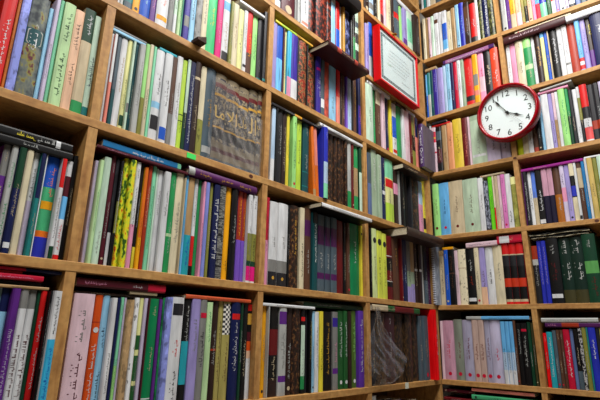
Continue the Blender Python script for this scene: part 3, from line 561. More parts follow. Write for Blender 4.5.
  [1,6667,8076,-40,24907,282,0,'white',[],[],[],'','','','','',''],
  [1,4560,6879,60,25242,125,0,'cream',[],[],[],'','','','','',''],
 ]),
 ('f4','R',4,'end column, third bay down',[
  [0,4087,4315,175,19323,2517,0,'neon_yellow',[(0.32,0.35,'teal')],[],[],'','','','teal stripe','',''],
  [0,4330,4555,113,19322,2466,0,'cream',[],[('tan',0.2,0.8,1.0)],[],'','','','','',''],
  [0,4555,4750,112,19322,2448,0,'white',[(0.55,0.75,'ocean_blue')],[],[],'','','','','',''],
  [0,4750,4944,167,19321,2460,0,'brick_red',[(0.1,0.5,'brown')],[],[],'','','','','',''],
  [0,4968,5114,52,19320,2396,0,'black',[],[],[],'','','','','',''],
  [0,5114,5236,163,19320,2598,0,'light_blue',[],[],[],'','','','','',''],
  [0,5255,5529,67,19319,2557,0,'white',[],[],[],'','','','','',''],
  [0,5529,5677,99,19318,2526,0,'lavender',[],[('charcoal',0.1,0.5,1.0)],[],'','','','','',''],
  [0,5677,5789,113,19318,2537,0,'tan',[(0.5,1.0,'pale_pink')],[],[],'','','','','',''],
  [0,5789,5916,112,19317,2545,0,'white',[],[],[],'','','','','',''],
  [0,5926,6181,55,19316,2595,0,'light_green',[],[('green',0.2,0.8,1.0)],[],'h','','','green vertical lettering','',''],
  [0,6181,6309,91,19316,2547,0,'green',[(0.0,0.5,'dark_green')],[],[],'','','','','',''],
  [0,6309,6448,96,19315,2456,0,'charcoal',[],[],[],'','','','','',''],
  [0,6448,6601,174,19315,2466,0,'white',[],[('grey',0.1,0.3,1.0)],[],'','','','','',''],
  [0,6601,6715,169,19314,2535,0,'black',[(0.4,0.8,'olive'),(0.8,1.0,'white')],[],[],'','','','white top','',''],
  [0,6721,6992,126,19313,2564,0,'white',[(0.6,1.0,'red'),(0.04,0.25,'coral'),(0.4,0.6,'charcoal')],[],[],'h','','','red top and dark picture','',''],
  [0,6992,7214,171,19313,2477,0,'charcoal',[(0.2,0.35,'rust')],[],[],'','','','','',''],
  [0,7215,7403,162,19312,2493,0,'charcoal',[(0.2,0.35,'rust')],[],[],'','','','','',''],
  [0,7408,7676,99,19311,2475,0,'pale_lilac',[],[],[],'','','','','',''],
  [1,5187,6359,80,21918,116,0,'pink',[],[],[],'','','','','',''],
  [1,5281,6522,40,22033,92,3.43,'light_grey',[],[],[],'','','','tilted up at one end','',''],
 ]),
 ('f3','R',3,'end column, fourth bay down',[
  [0,4127,4180,92,16166,2376,0,'plum',[],[],[],'','','','','',''],
  [0,4190,4331,51,16165,2377,0,'charcoal',[],[('white',0.1,0.8,1.0)],[],'','','','','',''],
  [0,4331,4472,178,16164,2378,0,'white',[],[('charcoal',0.3,0.7,1.0)],[],'','','','','',''],
  [0,4472,4634,176,16162,2380,0,'beige',[(0.5,1.0,'cornflower')],[],[],'','','','cornflower upper half','',''],
  [0,4647,4884,120,16161,2382,0,'black',[],[('white',0.25,0.6,1.3)],[(0.02,0.09,'white')],'','','','white logo','',''],
  [0,4884,5103,130,16159,2383,0,'midnight',[(0.5,1.0,'dusty_pink')],[],[],'','','volume','pink blossom upper half','',''],
  [0,5103,5306,137,16157,2385,0,'midnight',[(0.5,1.0,'dusty_pink')],[],[],'','','volume','pink blossom upper half','',''],
  [0,5306,5575,170,16155,2387,0,'brown',[(0.0,0.5,'caramel')],[],[],'h','','','','',''],
  [0,5586,5753,111,16153,2389,0,'pale_lilac',[(0.35,0.6,'pink')],[('navy',0.65,0.85,1.0)],[],'','','','','',''],
  [0,5753,5928,126,16152,2390,0,'lavender',[],[],[],'','','','','',''],
  [0,5936,6110,79,16150,2392,0,'cream',[(0.4,0.78,'black'),(0.42,0.6,'royal_blue')],[],[],'','','','black and blue blocks','',''],
  [0,6110,6210,82,16149,2393,0,'white',[],[],[(0.02,0.08,'charcoal')],'','','','','',''],
  [0,6210,6379,118,16148,2394,0,'brown',[(0.55,0.9,'beige')],[],[],'','','','','',''],
  [0,6385,6507,80,16147,2395,0,'ocean_blue',[],[],[],'','','','','',''],
  [0,6510,6601,54,16146,2489,0,'white',[],[],[],'','','','','',''],
  [0,6601,6785,98,16145,2490,0,'yellow_tan',[],[],[],'h','','','','',''],
  [0,6785,6937,147,16143,2491,0,'olive',[],[],[],'','','','','',''],
  [0,6945,7204,86,16141,2493,0,'pale_mint',[],[],[],'h','','','','',''],
  [1,4144,6494,60,18542,130,0,'fuchsia_purple',[],[],[],'','','','','',''],
  [1,6536,7287,120,18635,82,0,'white',[],[],[],'','','','','',''],
 ]),
 ('f2','R',2,'end column, fifth bay down',[
  [0,4168,4387,135,12975,2344,0,'charcoal',[(0.76,1.0,'rust'),(0.66,0.76,'light_grey')],[],[],'h','','','rust top and grey band','',''],
  [0,4387,4551,166,12974,2540,0,'royal_blue',[],[('lavender',0.3,0.9,1.0)],[],'','','volume','','',''],
  [0,4576,4740,60,12973,2504,0,'royal_blue',[],[('lavender',0.3,0.9,1.0)],[],'','','volume','','',''],
  [0,4740,5180,73,12971,2599,0,'black',[],[('dark_red',0.35,0.6,1.3),('light_grey',0.75,0.9,1.0)],[(0.08,0.14,'white')],'h','','','dark red title','',''],
  [0,5180,5583,168,12968,2571,0,'deep_green',[(0.0,0.2,'dark_olive')],[('light_grey',0.35,0.6,1.8),('light_grey',0.75,0.95,1.8)],[],'h','','volume','silver script','',''],
  [0,5583,6018,168,12966,2566,0,'deep_green',[(0.0,0.2,'dark_olive')],[('light_grey',0.35,0.6,1.8),('light_grey',0.75,0.95,1.8)],[],'h','','volume','silver script','',''],
  [0,6035,6486,60,12963,2618,0,'dark_green',[(0.42,0.6,'leaf_green')],[('dark_red',0.1,0.4,1.2),('light_grey',0.8,0.92,1.0)],[],'h','','','light green band','',''],
 ]),
 ('f1','R',1,'end column, sixth bay down',[
  [0,4230,4364,151,9848,2005,0,'bright_red',[],[],[],'','','','','',''],
  [0,4387,4587,52,9849,2044,0,'turquoise',[],[('white',0.2,0.9,1.0)],[],'','','','','',''],
  [0,4587,4726,68,9849,2103,0,'slate',[],[],[],'','','','','',''],
  [0,4726,4849,64,9849,2123,0,'brown',[],[],[],'','','','','',''],
  [0,4849,4959,88,9849,2125,0,'brown',[],[],[],'','','','','',''],
  [0,4959,5179,100,9849,2145,0,'crimson',[],[('white',0.2,0.8,1.2)],[],'h','','','','',''],
  [0,5179,5301,168,9850,2167,0,'slate_blue',[],[],[],'','','','','',''],
  [0,5313,5480,107,9850,2167,0,'black',[(0.0,0.3,'slate')],[],[],'','','','','',''],
  [0,5487,5604,66,9850,2186,0,'white',[],[],[],'','bw','','','',''],
  [0,5604,5750,85,9850,2221,0,'olive',[],[],[],'','','','','',''],
  [0,5756,5817,51,9850,2221,0,'teal',[],[],[],'','','','','',''],
  [0,5817,6056,54,9851,2221,0,'royal_blue',[],[('white',0.5,0.8,1.0)],[],'h','','','','',''],
  [0,6056,6178,106,9851,2220,0,'charcoal',[],[],[],'','','','','',''],
  [0,6178,6397,117,9851,2220,0,'khaki',[],[],[],'','','','','',''],
  [1,4384,6342,60,12071,184,0,'plum',[(0.3,0.6,'rust')],[('pink',0.05,0.2,1.0)],[],'','','','red patch','',''],
  [1,4270,6215,40,12255,167,0,'light_grey',[],[('charcoal',0.1,0.7,0.7)],[],'','','','','',''],
 ]),
 ('f0','R',0,'end column, lowest bay',[
  [0,4248,4400,63,6743,2532,0,'brown',[],[],[],'','','','','',''],
  [0,4400,4687,136,6743,2512,0,'navy',[],[],[],'','','','','',''],
  [0,4695,5016,101,6743,2582,0,'slate',[],[],[],'','','','','',''],
  [0,5022,5362,71,6743,2586,0,'dark_green',[],[],[],'','','','','',''],
  [0,5362,5694,115,6743,2650,0,'charcoal',[],[],[],'','','','','',''],
 ]),
]

SC=bpy.context.scene; COL=SC.collection
T=META['T']; TH={'L':0.0,'R':META['th']}; H=META['H']; SL=META['sl']; XX=META['X']; LEAN=META['lean']
DEPTH=.27
def lin(c): return tuple(((v/12.92) if v<=.04045 else ((v+.055)/1.055)**2.4) for v in c)
PAL=dict(white=(.86,.87,.88),cream=(.86,.82,.70),beige=(.78,.72,.60),tan=(.68,.56,.40),khaki=(.66,.62,.36),light_grey=(.70,.71,.70),grey=(.50,.50,.49),
charcoal=(.15,.15,.17),black=(.055,.055,.065),slate=(.30,.36,.40),slate_blue=(.38,.45,.62),slate_grey=(.4,.42,.44),red=(.80,.12,.12),bright_red=(.90,.04,.07),crimson=(.75,.08,.22),dark_red=(.42,.07,.09),
mauve_grey=(.38,.35,.40),dark_purple=(.26,.10,.36),mauve=(.60,.40,.56),dark_maroon=(.26,.08,.10),gilt_cream=(.50,.45,.36),maroon=(.34,.08,.14),brick_red=(.66,.26,.20),rust=(.62,.20,.10),red_orange=(.86,.28,.16),orange_red=(.76,.22,.12),deep_orange=(.82,.32,.10),burnt_orange=(.76,.33,.18),orange=(.86,.44,.12),orange_brown=(.76,.44,.16),amber=(.93,.66,.10),
gold=(.78,.60,.24),caramel=(.66,.40,.14),yellow=(.88,.82,.26),yellow_gold=(.85,.74,.26),yellow_tan=(.80,.70,.42),neon_yellow=(.86,.93,.10),lime_yellow=(.82,.86,.34),pale_yellow=(.88,.88,.62),pale_lime=(.80,.86,.62),lime=(.72,.85,.30),lime_green=(.42,.80,.14),
light_green=(.62,.86,.52),pale_green=(.74,.87,.66),pale_mint=(.78,.88,.80),mint=(.52,.82,.66),sage=(.62,.70,.60),pale_sage=(.72,.80,.70),sage_grey=(.52,.55,.50),emerald=(.28,.78,.50),emerald_green=(.04,.50,.30),sea_green=(.28,.66,.46),green=(.16,.56,.32),leaf_green=(.36,.62,.34),
forest_green=(.14,.36,.18),moss_green=(.30,.42,.16),dark_green=(.06,.26,.17),deep_green=(.05,.17,.13),olive=(.52,.52,.24),dark_olive=(.26,.25,.14),teal=(.14,.48,.48),dark_teal=(.08,.30,.32),turquoise=(.16,.62,.68),cyan=(.24,.68,.84),light_blue=(.58,.78,.90),
pale_blue=(.70,.80,.90),sky_blue=(.42,.70,.90),ocean_blue=(.12,.46,.68),blue=(.12,.34,.74),cornflower=(.36,.50,.85),royal_blue=(.16,.20,.68),navy=(.08,.12,.32),midnight=(.10,.08,.20),indigo=(.22,.16,.56),periwinkle=(.52,.56,.84),lavender=(.62,.58,.80),lavender_grey=(.66,.65,.74),pale_lavender=(.76,.74,.84),
pale_lilac=(.80,.76,.86),violet=(.48,.34,.76),violet_purple=(.36,.20,.62),purple=(.36,.16,.50),plum=(.32,.10,.34),plum_brown=(.24,.12,.14),fuchsia_purple=(.58,.12,.52),magenta=(.84,.10,.48),orchid_pink=(.84,.50,.74),pink=(.88,.60,.72),pale_pink=(.87,.76,.80),dusty_pink=(.78,.60,.68),salmon=(.88,.54,.48),coral=(.86,.36,.36),
peach=(.90,.74,.62),peach_orange=(.86,.60,.42),peach_grey=(.76,.66,.62),brown=(.36,.24,.18),dark_brown=(.20,.13,.11),bronze=(.42,.38,.32))
MATS={}
def newmat(name,rough=.5):
    m=bpy.data.materials.new(name); m.use_nodes=True; nt=m.node_tree; b=nt.nodes['Principled BSDF']; b.inputs['Roughness'].default_value=rough; b.inputs['Specular IOR Level'].default_value=.32
    return m,nt,b
def N(nt,t,**k):
    n=nt.nodes.new(t)
    for a,v in k.items(): setattr(n,a,v)
    return n
def coords(nt,scale):
    tc=N(nt,'ShaderNodeTexCoord'); mp=N(nt,'ShaderNodeMapping'); mp.inputs['Scale'].default_value=scale
    oi=N(nt,'ShaderNodeObjectInfo'); ad=N(nt,'ShaderNodeVectorMath',operation='ADD'); mu=N(nt,'ShaderNodeVectorMath',operation='SCALE'); 
    cb=N(nt,'ShaderNodeCombineXYZ')
    for i in range(3): nt.links.new(oi.outputs['Random'],cb.inputs[i])
    nt.links.new(cb.outputs[0],mu.inputs[0]); mu.inputs['Scale'].default_value=37.
    nt.links.new(tc.outputs['Object'],mp.inputs[0]); nt.links.new(mp.outputs[0],ad.inputs[0]); nt.links.new(mu.outputs[0],ad.inputs[1])
    return ad.outputs[0]
def ramp(nt,stops,const=False):
    r=N(nt,'ShaderNodeValToRGB'); e=r.color_ramp.elements
    if const: r.color_ramp.interpolation='CONSTANT'
    while len(e)<len(stops): e.new(.5)
    for i,(p,c) in enumerate(stops): e[i].position=p; e[i].color=(*lin(c),1)
    return r
def colour(name):
    k='c_'+name
    if k in MATS: return MATS[k]
    if name=='checker': return pattern('checker','khaki')
    c=PAL[name]; k_=.93 if sum(c)>1. else .72+.21*sum(c); mu=sum(c)/3; c=tuple(max(.012,(mu+(x-mu)*1.08)*k_) for x in c); m,nt,b=newmat(name+'_cover',.42)
    v=coords(nt,(60,60,14)); n=N(nt,'ShaderNodeTexNoise'); n.inputs['Scale'].default_value=1.; n.inputs['Detail'].default_value=3
    nt.links.new(v,n.inputs['Vector'])
    lo=tuple(x*.90 for x in c); hi=tuple(min(1,x*1.05+.008) for x in c)
    r=ramp(nt,[(.3,lo),(.7,hi)]); nt.links.new(n.outputs['Fac'],r.inputs[0]); nt.links.new(r.outputs[0],b.inputs['Base Color'])
    MATS[k]=m; return m
PT={ # pattern: (kind, scale xyz, stops)
'blotch':('n',(70,70,45),None),'streak':('n',(160,100,10),None),'worn':('n',(120,120,60),None),
'ember':('n',(75,75,60),[(.42,(.05,.05,.06)),(.52,(.32,.10,.07)),(.62,(.62,.24,.14)),(.72,(.10,.14,.18))]),
'dusk':('n',(90,60,45),[(.4,(.05,.05,.08)),(.52,(.20,.22,.42)),(.62,(.50,.55,.72)),(.7,(.30,.08,.12))]),
'camo':('n',(95,95,55),[(.0,(.05,.10,.04)),(.38,(.20,.36,.08)),(.47,(.75,.82,.18)),(.60,(.88,.78,.14)),(.68,(.75,.22,.08)),(.73,(.10,.25,.08))]),
'redgold':('n',(70,70,90),[(.38,(.22,.14,.10)),(.47,(.34,.24,.16)),(.52,(.60,.48,.30)),(.56,(.66,.15,.08)),(.66,(.30,.12,.08))]),
'goldfleck':('n',(110,110,85),[(.45,(.12,.09,.07)),(.58,(.25,.14,.10)),(.64,(.46,.33,.18)),(.68,(.20,.10,.08))]),
'gilt':('n',(95,95,90),[(.36,(.12,.14,.20)),(.47,(.26,.25,.26)),(.55,(.50,.45,.36)),(.6,(.66,.60,.48)),(.66,(.20,.20,.24))]),
'darkfleck':('n',(90,90,70),[(.42,(.10,.08,.06)),(.54,(.22,.15,.09)),(.64,(.34,.25,.13)),(.70,(.14,.12,.08))]),
'ornate_grey':('n',(60,60,42),[(.35,(.20,.22,.24)),(.47,(.34,.37,.36)),(.57,(.42,.44,.40)),(.64,(.52,.50,.24)),(.70,(.36,.16,.20))]),
'olivefleck':('n',(120,120,90),[(.42,(.10,.11,.08)),(.54,(.30,.32,.14)),(.64,(.56,.56,.34)),(.7,(.18,.24,.10))]),
'mottled':('n',(120,120,70),[(.38,(.10,.11,.14)),(.5,(.34,.36,.42)),(.62,(.62,.64,.70)),(.7,(.16,.16,.2))]),
'bw':('n',(90,90,60),[(.44,(.10,.10,.12)),(.5,(.75,.75,.75)),(.6,(.12,.12,.14))]),
'stripes':('n',(40,40,260),[(.42,(.12,.12,.12)),(.5,(.55,.55,.52)),(.58,(.30,.30,.30))]),
'dots':('v',(230,230,190),[(.0,(.85,.82,.86)),(.28,(.26,.08,.24))]),
'checker':('k',(1,1,1),None),
'spiral':('n',(60,60,30),[(.4,(.46,.50,.56)),(.6,(.60,.63,.68))]),
}
def pattern(p,base):
    k='p_'+p+base
    if k in MATS: return MATS[k]
    kind,sc,st=PT[p]; m,nt,b=newmat(p+'_'+base+'_cover',.4)
    c=PAL[base]
    if st is None and kind=='n':
        lo=tuple(x*.72 for x in c); hi=tuple(min(1,x*1.12+.04) for x in c); mid=c
        st=[(.36,lo),(.46,mid),(.58,mid),(.68,hi)] if p!='worn' else [(.36,tuple(x*.62 for x in c)),(.42,c),(1.,c)]
    if kind=='k':
        tc=N(nt,'ShaderNodeTexCoord'); ck=N(nt,'ShaderNodeTexChecker'); ck.inputs['Scale'].default_value=160.
        ck.inputs[1].default_value=(.03,.03,.04,1); ck.inputs[2].default_value=(.75,.73,.66,1)
        nt.links.new(tc.outputs['Object'],ck.inputs[0]); nt.links.new(ck.outputs[0],b.inputs['Base Color'])
    else:
        v=coords(nt,sc)
        if kind=='v':
            n=N(nt,'ShaderNodeTexVoronoi'); n.inputs['Scale'].default_value=1.; out=n.outputs['Distance']
        else:
            n=N(nt,'ShaderNodeTexNoise'); n.inputs['Scale'].default_value=1.; n.inputs['Detail'].default_value=2.; n.inputs['Roughness'].default_value=.55; out=n.outputs['Fac']
        nt.links.new(v,n.inputs['Vector']); r=ramp(nt,st); nt.links.new(out,r.inputs[0]); nt.links.new(r.outputs[0],b.inputs['Base Color'])
    MATS[k]=m; return m
def simple(name,c,rough=.5,metal=0.,spec=None):
    if name in MATS: return MATS[name]
    m,nt,b=newmat(name,rough); b.inputs['Base Color'].default_value=(*lin(c),1); b.inputs['Metallic'].default_value=metal
    MATS[name]=m; return m
def pages_mat():
    if 'pages' in MATS: return MATS['pages']
    m,nt,b=newmat('page_block',.85); v=coords(nt,(900,900,6)) ; n=N(nt,'ShaderNodeTexNoise'); n.inputs['Scale'].default_value=1.
    nt.links.new(v,n.inputs['Vector']); r=ramp(nt,[(.35,(.62,.56,.46)),(.65,(.84,.80,.70))]); nt.links.new(n.outputs['Fac'],r.inputs[0]); nt.links.new(r.outputs[0],b.inputs['Base Color'])
    MATS['pages']=m; return m
def wood_mat():
    m,nt,b=newmat('pine_board',.55)
    tc=N(nt,'ShaderNodeTexCoord'); mp=N(nt,'ShaderNodeMapping'); nt.links.new(tc.outputs['Object'],mp.inputs[0]); mp.inputs['Scale'].default_value=(3,22,22)
    n=N(nt,'ShaderNodeTexNoise'); n.inputs['Scale'].default_value=2.5; n.inputs['Detail'].default_value=5; n.inputs['Distortion'].default_value=.6; nt.links.new(mp.outputs[0],n.inputs['Vector'])
    r=ramp(nt,[(.25,(.56,.38,.20)),(.48,(.70,.52,.30)),(.6,(.74,.57,.34)),(.8,(.61,.43,.23))]); nt.links.new(n.outputs['Fac'],r.inputs[0])
    n2=N(nt,'ShaderNodeTexNoise'); n2.inputs['Scale'].default_value=60.; n2.inputs['Detail'].default_value=4; nt.links.new(tc.outputs['Object'],n2.inputs['Vector'])
    mx=N(nt,'ShaderNodeMix',data_type='RGBA',blend_type='MULTIPLY'); mx.inputs[0].default_value=.35; r2=ramp(nt,[(.3,(.55,.5,.45)),(.6,(1,1,1))]); nt.links.new(n2.outputs['Fac'],r2.inputs[0])
    nt.links.new(r.outputs[0],mx.inputs[6]); nt.links.new(r2.outputs[0],mx.inputs[7]); nt.links.new(mx.outputs[2],b.inputs['Base Color'])
    bp=N(nt,'ShaderNodeBump'); bp.inputs['Strength'].default_value=.15; bp.inputs['Distance'].default_value=.002; nt.links.new(n2.outputs['Fac'],bp.inputs['Height']); nt.links.new(bp.outputs[0],b.inputs['Normal'])
    return m
def film_mat(name,gl,tint=(.95,.95,.97),k=.55):
    m=bpy.data.materials.new(name); m.use_nodes=True; nt=m.node_tree; nt.nodes.clear()
    o=N(nt,'ShaderNodeOutputMaterial'); t=N(nt,'ShaderNodeBsdfTransparent'); t.inputs[0].default_value=(*tint,1); g=N(nt,'ShaderNodeBsdfGlossy'); g.inputs['Roughness'].default_value=.12
    df=N(nt,'ShaderNodeBsdfDiffuse'); df.inputs[0].default_value=(.8,.8,.82,1)
    m1=N(nt,'ShaderNodeMixShader'); m1.inputs[0].default_value=.25; nt.links.new(g.outputs[0],m1.inputs[1]); nt.links.new(df.outputs[0],m1.inputs[2])
    lw=N(nt,'ShaderNodeLayerWeight'); lw.inputs[0].default_value=.35; ma=N(nt,'ShaderNodeMath',operation='MULTIPLY_ADD'); ma.inputs[1].default_value=k; ma.inputs[2].default_value=gl; nt.links.new(lw.outputs['Facing'],ma.inputs[0])
    m2=N(nt,'ShaderNodeMixShader'); nt.links.new(ma.outputs[0],m2.inputs[0]); nt.links.new(t.outputs[0],m2.inputs[1]); nt.links.new(m1.outputs[0],m2.inputs[2]); nt.links.new(m2.outputs[0],o.inputs[0])
    return m
# ---------- meshes
def mesh_obj(name,vs,fs,mats,parent=None,mi=None,smooth=False,M=None):
    me=bpy.data.meshes.new(name); me.from_pydata(vs,[],fs)
    for m in mats: me.materials.append(m)
    if mi: me.polygons.foreach_set('material_index',mi)
    if smooth: me.polygons.foreach_set('use_smooth',[True]*len(me.polygons))
    me.update()
    o=bpy.data.objects.new(name,me); COL.objects.link(o)
    if parent: o.parent=parent
    if M is not None: o.matrix_basis=M
    return o
def boxv(x0,x1,y0,y1,z0,z1):
    vs=[(x,y,z) for z in(z0,z1) for y in(y0,y1) for x in(x0,x1)]
    return vs,[(0,2,3,1),(4,5,7,6),(0,1,5,4),(2,6,7,3),(0,4,6,2),(1,3,7,5)]
class MB:
    def __init__(s): s.v=[];s.f=[];s.m=[]
    def add(s,vs,fs,mi=0):
        n=len(s.v); s.v+=list(vs); s.f+=[tuple(i+n for i in f) for f in fs]; s.m+=[mi]*len(fs)
    def box(s,*a,mi=0): s.add(*boxv(*a),mi)
    def obj(s,name,mats,parent=None,smooth=False,M=None): return mesh_obj(name,s.v,s.f,mats,parent,s.m,smooth,M)
def chamfer_box(mb,x0,x1,y0,y1,z0,z1,c,mi=0,sh=None):
    # bevelled box via 24 vertices
    X=(x0,x1);Y=(y0,y1);Z=(z0,z1); idx={}; vs=[]
    for i in(0,1):
        for j in(0,1):
            for k in(0,1):
                sx,sy,sz=(1-2*i)*c,(1-2*j)*c,(1-2*k)*c
                for a,p in(('x',(X[i],Y[j]+sy,Z[k]+sz)),('y',(X[i]+sx,Y[j],Z[k]+sz)),('z',(X[i]+sx,Y[j]+sy,Z[k]))):
                    idx[(i,j,k,a)]=len(vs); vs.append(p)
    f=[]
    for i in(0,1): f.append([idx[(i,j,k,'x')] for j,k in((0,0),(1,0),(1,1),(0,1))])
    for j in(0,1): f.append([idx[(i,j,k,'y')] for i,k in((0,0),(1,0),(1,1),(0,1))])
    for k in(0,1): f.append([idx[(i,j,k,'z')] for i,j in((0,0),(1,0),(1,1),(0,1))])
    for i in(0,1):
        for j in(0,1): f.append([idx[(i,j,0,'x')],idx[(i,j,0,'y')],idx[(i,j,1,'y')],idx[(i,j,1,'x')]])
        for k in(0,1): f.append([idx[(i,0,k,'x')],idx[(i,0,k,'z')],idx[(i,1,k,'z')],idx[(i,1,k,'x')]])
    for j in(0,1):
        for k in(0,1): f.append([idx[(0,j,k,'y')],idx[(0,j,k,'z')],idx[(1,j,k,'z')],idx[(1,j,k,'y')]])
    for i in(0,1):
        for j in(0,1):
            for k in(0,1): f.append([idx[(i,j,k,a)] for a in'xyz'])
    if sh: vs=[sh(p) for p in vs]
    mb.add(vs,f,mi)
def tag(o,label,cat,group=None,kind=None):
    if label: o['label']=label
    if cat: o['category']=cat
    if group: o['group']=group
    if kind: o['kind']=kind
def frameM(w,s,b,z): return Matrix.Rotation(TH[w],4,'Z')@Matrix.Translation((s,b,z))
# ---------- lettering
def script(rng,L,h,mb,put):
    """joined cursive strokes filling length L, letter height h; put(x,y)->vec"""
    def q(pts): n=len(mb.v); mb.v+=[put(*p) for p in pts]; mb.f.append(tuple(range(n,n+len(pts)))); mb.m.append(0)
    x=0.; t=h*.11
    while x<L-h*.3:
        n=rng.randint(2,5)
        x0=x
        for i in range(n):
            if x>L: break
            k=rng.random(); w=h*rng.uniform(.22,.5)
            if k<.25: q([(x,0),(x+t,0),(x+t,h*.95),(x,h*.9)]); w=t*1.8
            elif k<.55:
                q([(x+w*.3,0),(x+w*.3+t,0),(x+w*.3+t,h*.38),(x+w*.3,h*.42)])
                if rng.random()<.6: q([(x+w*.2,h*.6),(x+w*.2+t,h*.6),(x+w*.2+t,h*.6+t),(x+w*.2,h*.6+t)])
            elif k<.8:
                w=h*.55
                q([(x,0),(x+t,0),(x+w*.4,-h*.28),(x+w*.25,-h*.34)]); q([(x+w*.25,-h*.34),(x+w*.4,-h*.28),(x+w*.9,-h*.2),(x+w,-h*.1),(x+w*.8,-h*.3)])
            else:
                w=h*.42; q([(x,t),(x+w*.5,h*.45),(x+w*.5,h*.28),(x+w*.3,t)]); q([(x+w*.5,h*.45),(x+w,t),(x+w*.75,t),(x+w*.5,h*.28)])
            x+=w
        q([(x0,0),(min(x,L),0),(min(x,L),t),(x0,t)])
        x+=h*.35
FC={}
def font_mesh(s):
    if s in FC: return FC[s]
    c=bpy.data.curves.new('t','FONT'); c.body=s; c.size=1.; c.resolution_u=2; o=bpy.data.objects.new('t',c); COL.objects.link(o)
    dg=bpy.context.evaluated_depsgraph_get(); dg.update(); m=bpy.data.meshes.new_from_object(o.evaluated_get(dg))
    vs=[(v.co.x,v.co.y) for v in m.vertices]; fs=[tuple(p.vertices) for p in m.polygons]
    bpy.data.objects.remove(o); bpy.data.curves.remove(c); bpy.data.meshes.remove(m)
    x0=min(v[0] for v in vs);x1=max(v[0] for v in vs);y0=min(v[1] for v in vs);y1=max(v[1] for v in vs)
    FC[s]=([(v[0]-(x0+x1)/2,v[1]-(y0+y1)/2) for v in vs],fs,x1-x0,y1-y0); return FC[s]
WORDS={'quran':"Tajweed Qur'an",'rastan':'\uFE95\uFE8E\uFEA0\uFEE7 \uFEE5\uFE8E\uFE98\uFEB3\uFE8D\uFEAD'}
SETW={'1':'\uFE8E\uFEE3','2':'\uFEFB\uFE8D','3':'\uFEDD\uFEEE','4':'\uFEDF\uFE8D','5':'\uFE8E\uFEA0'}
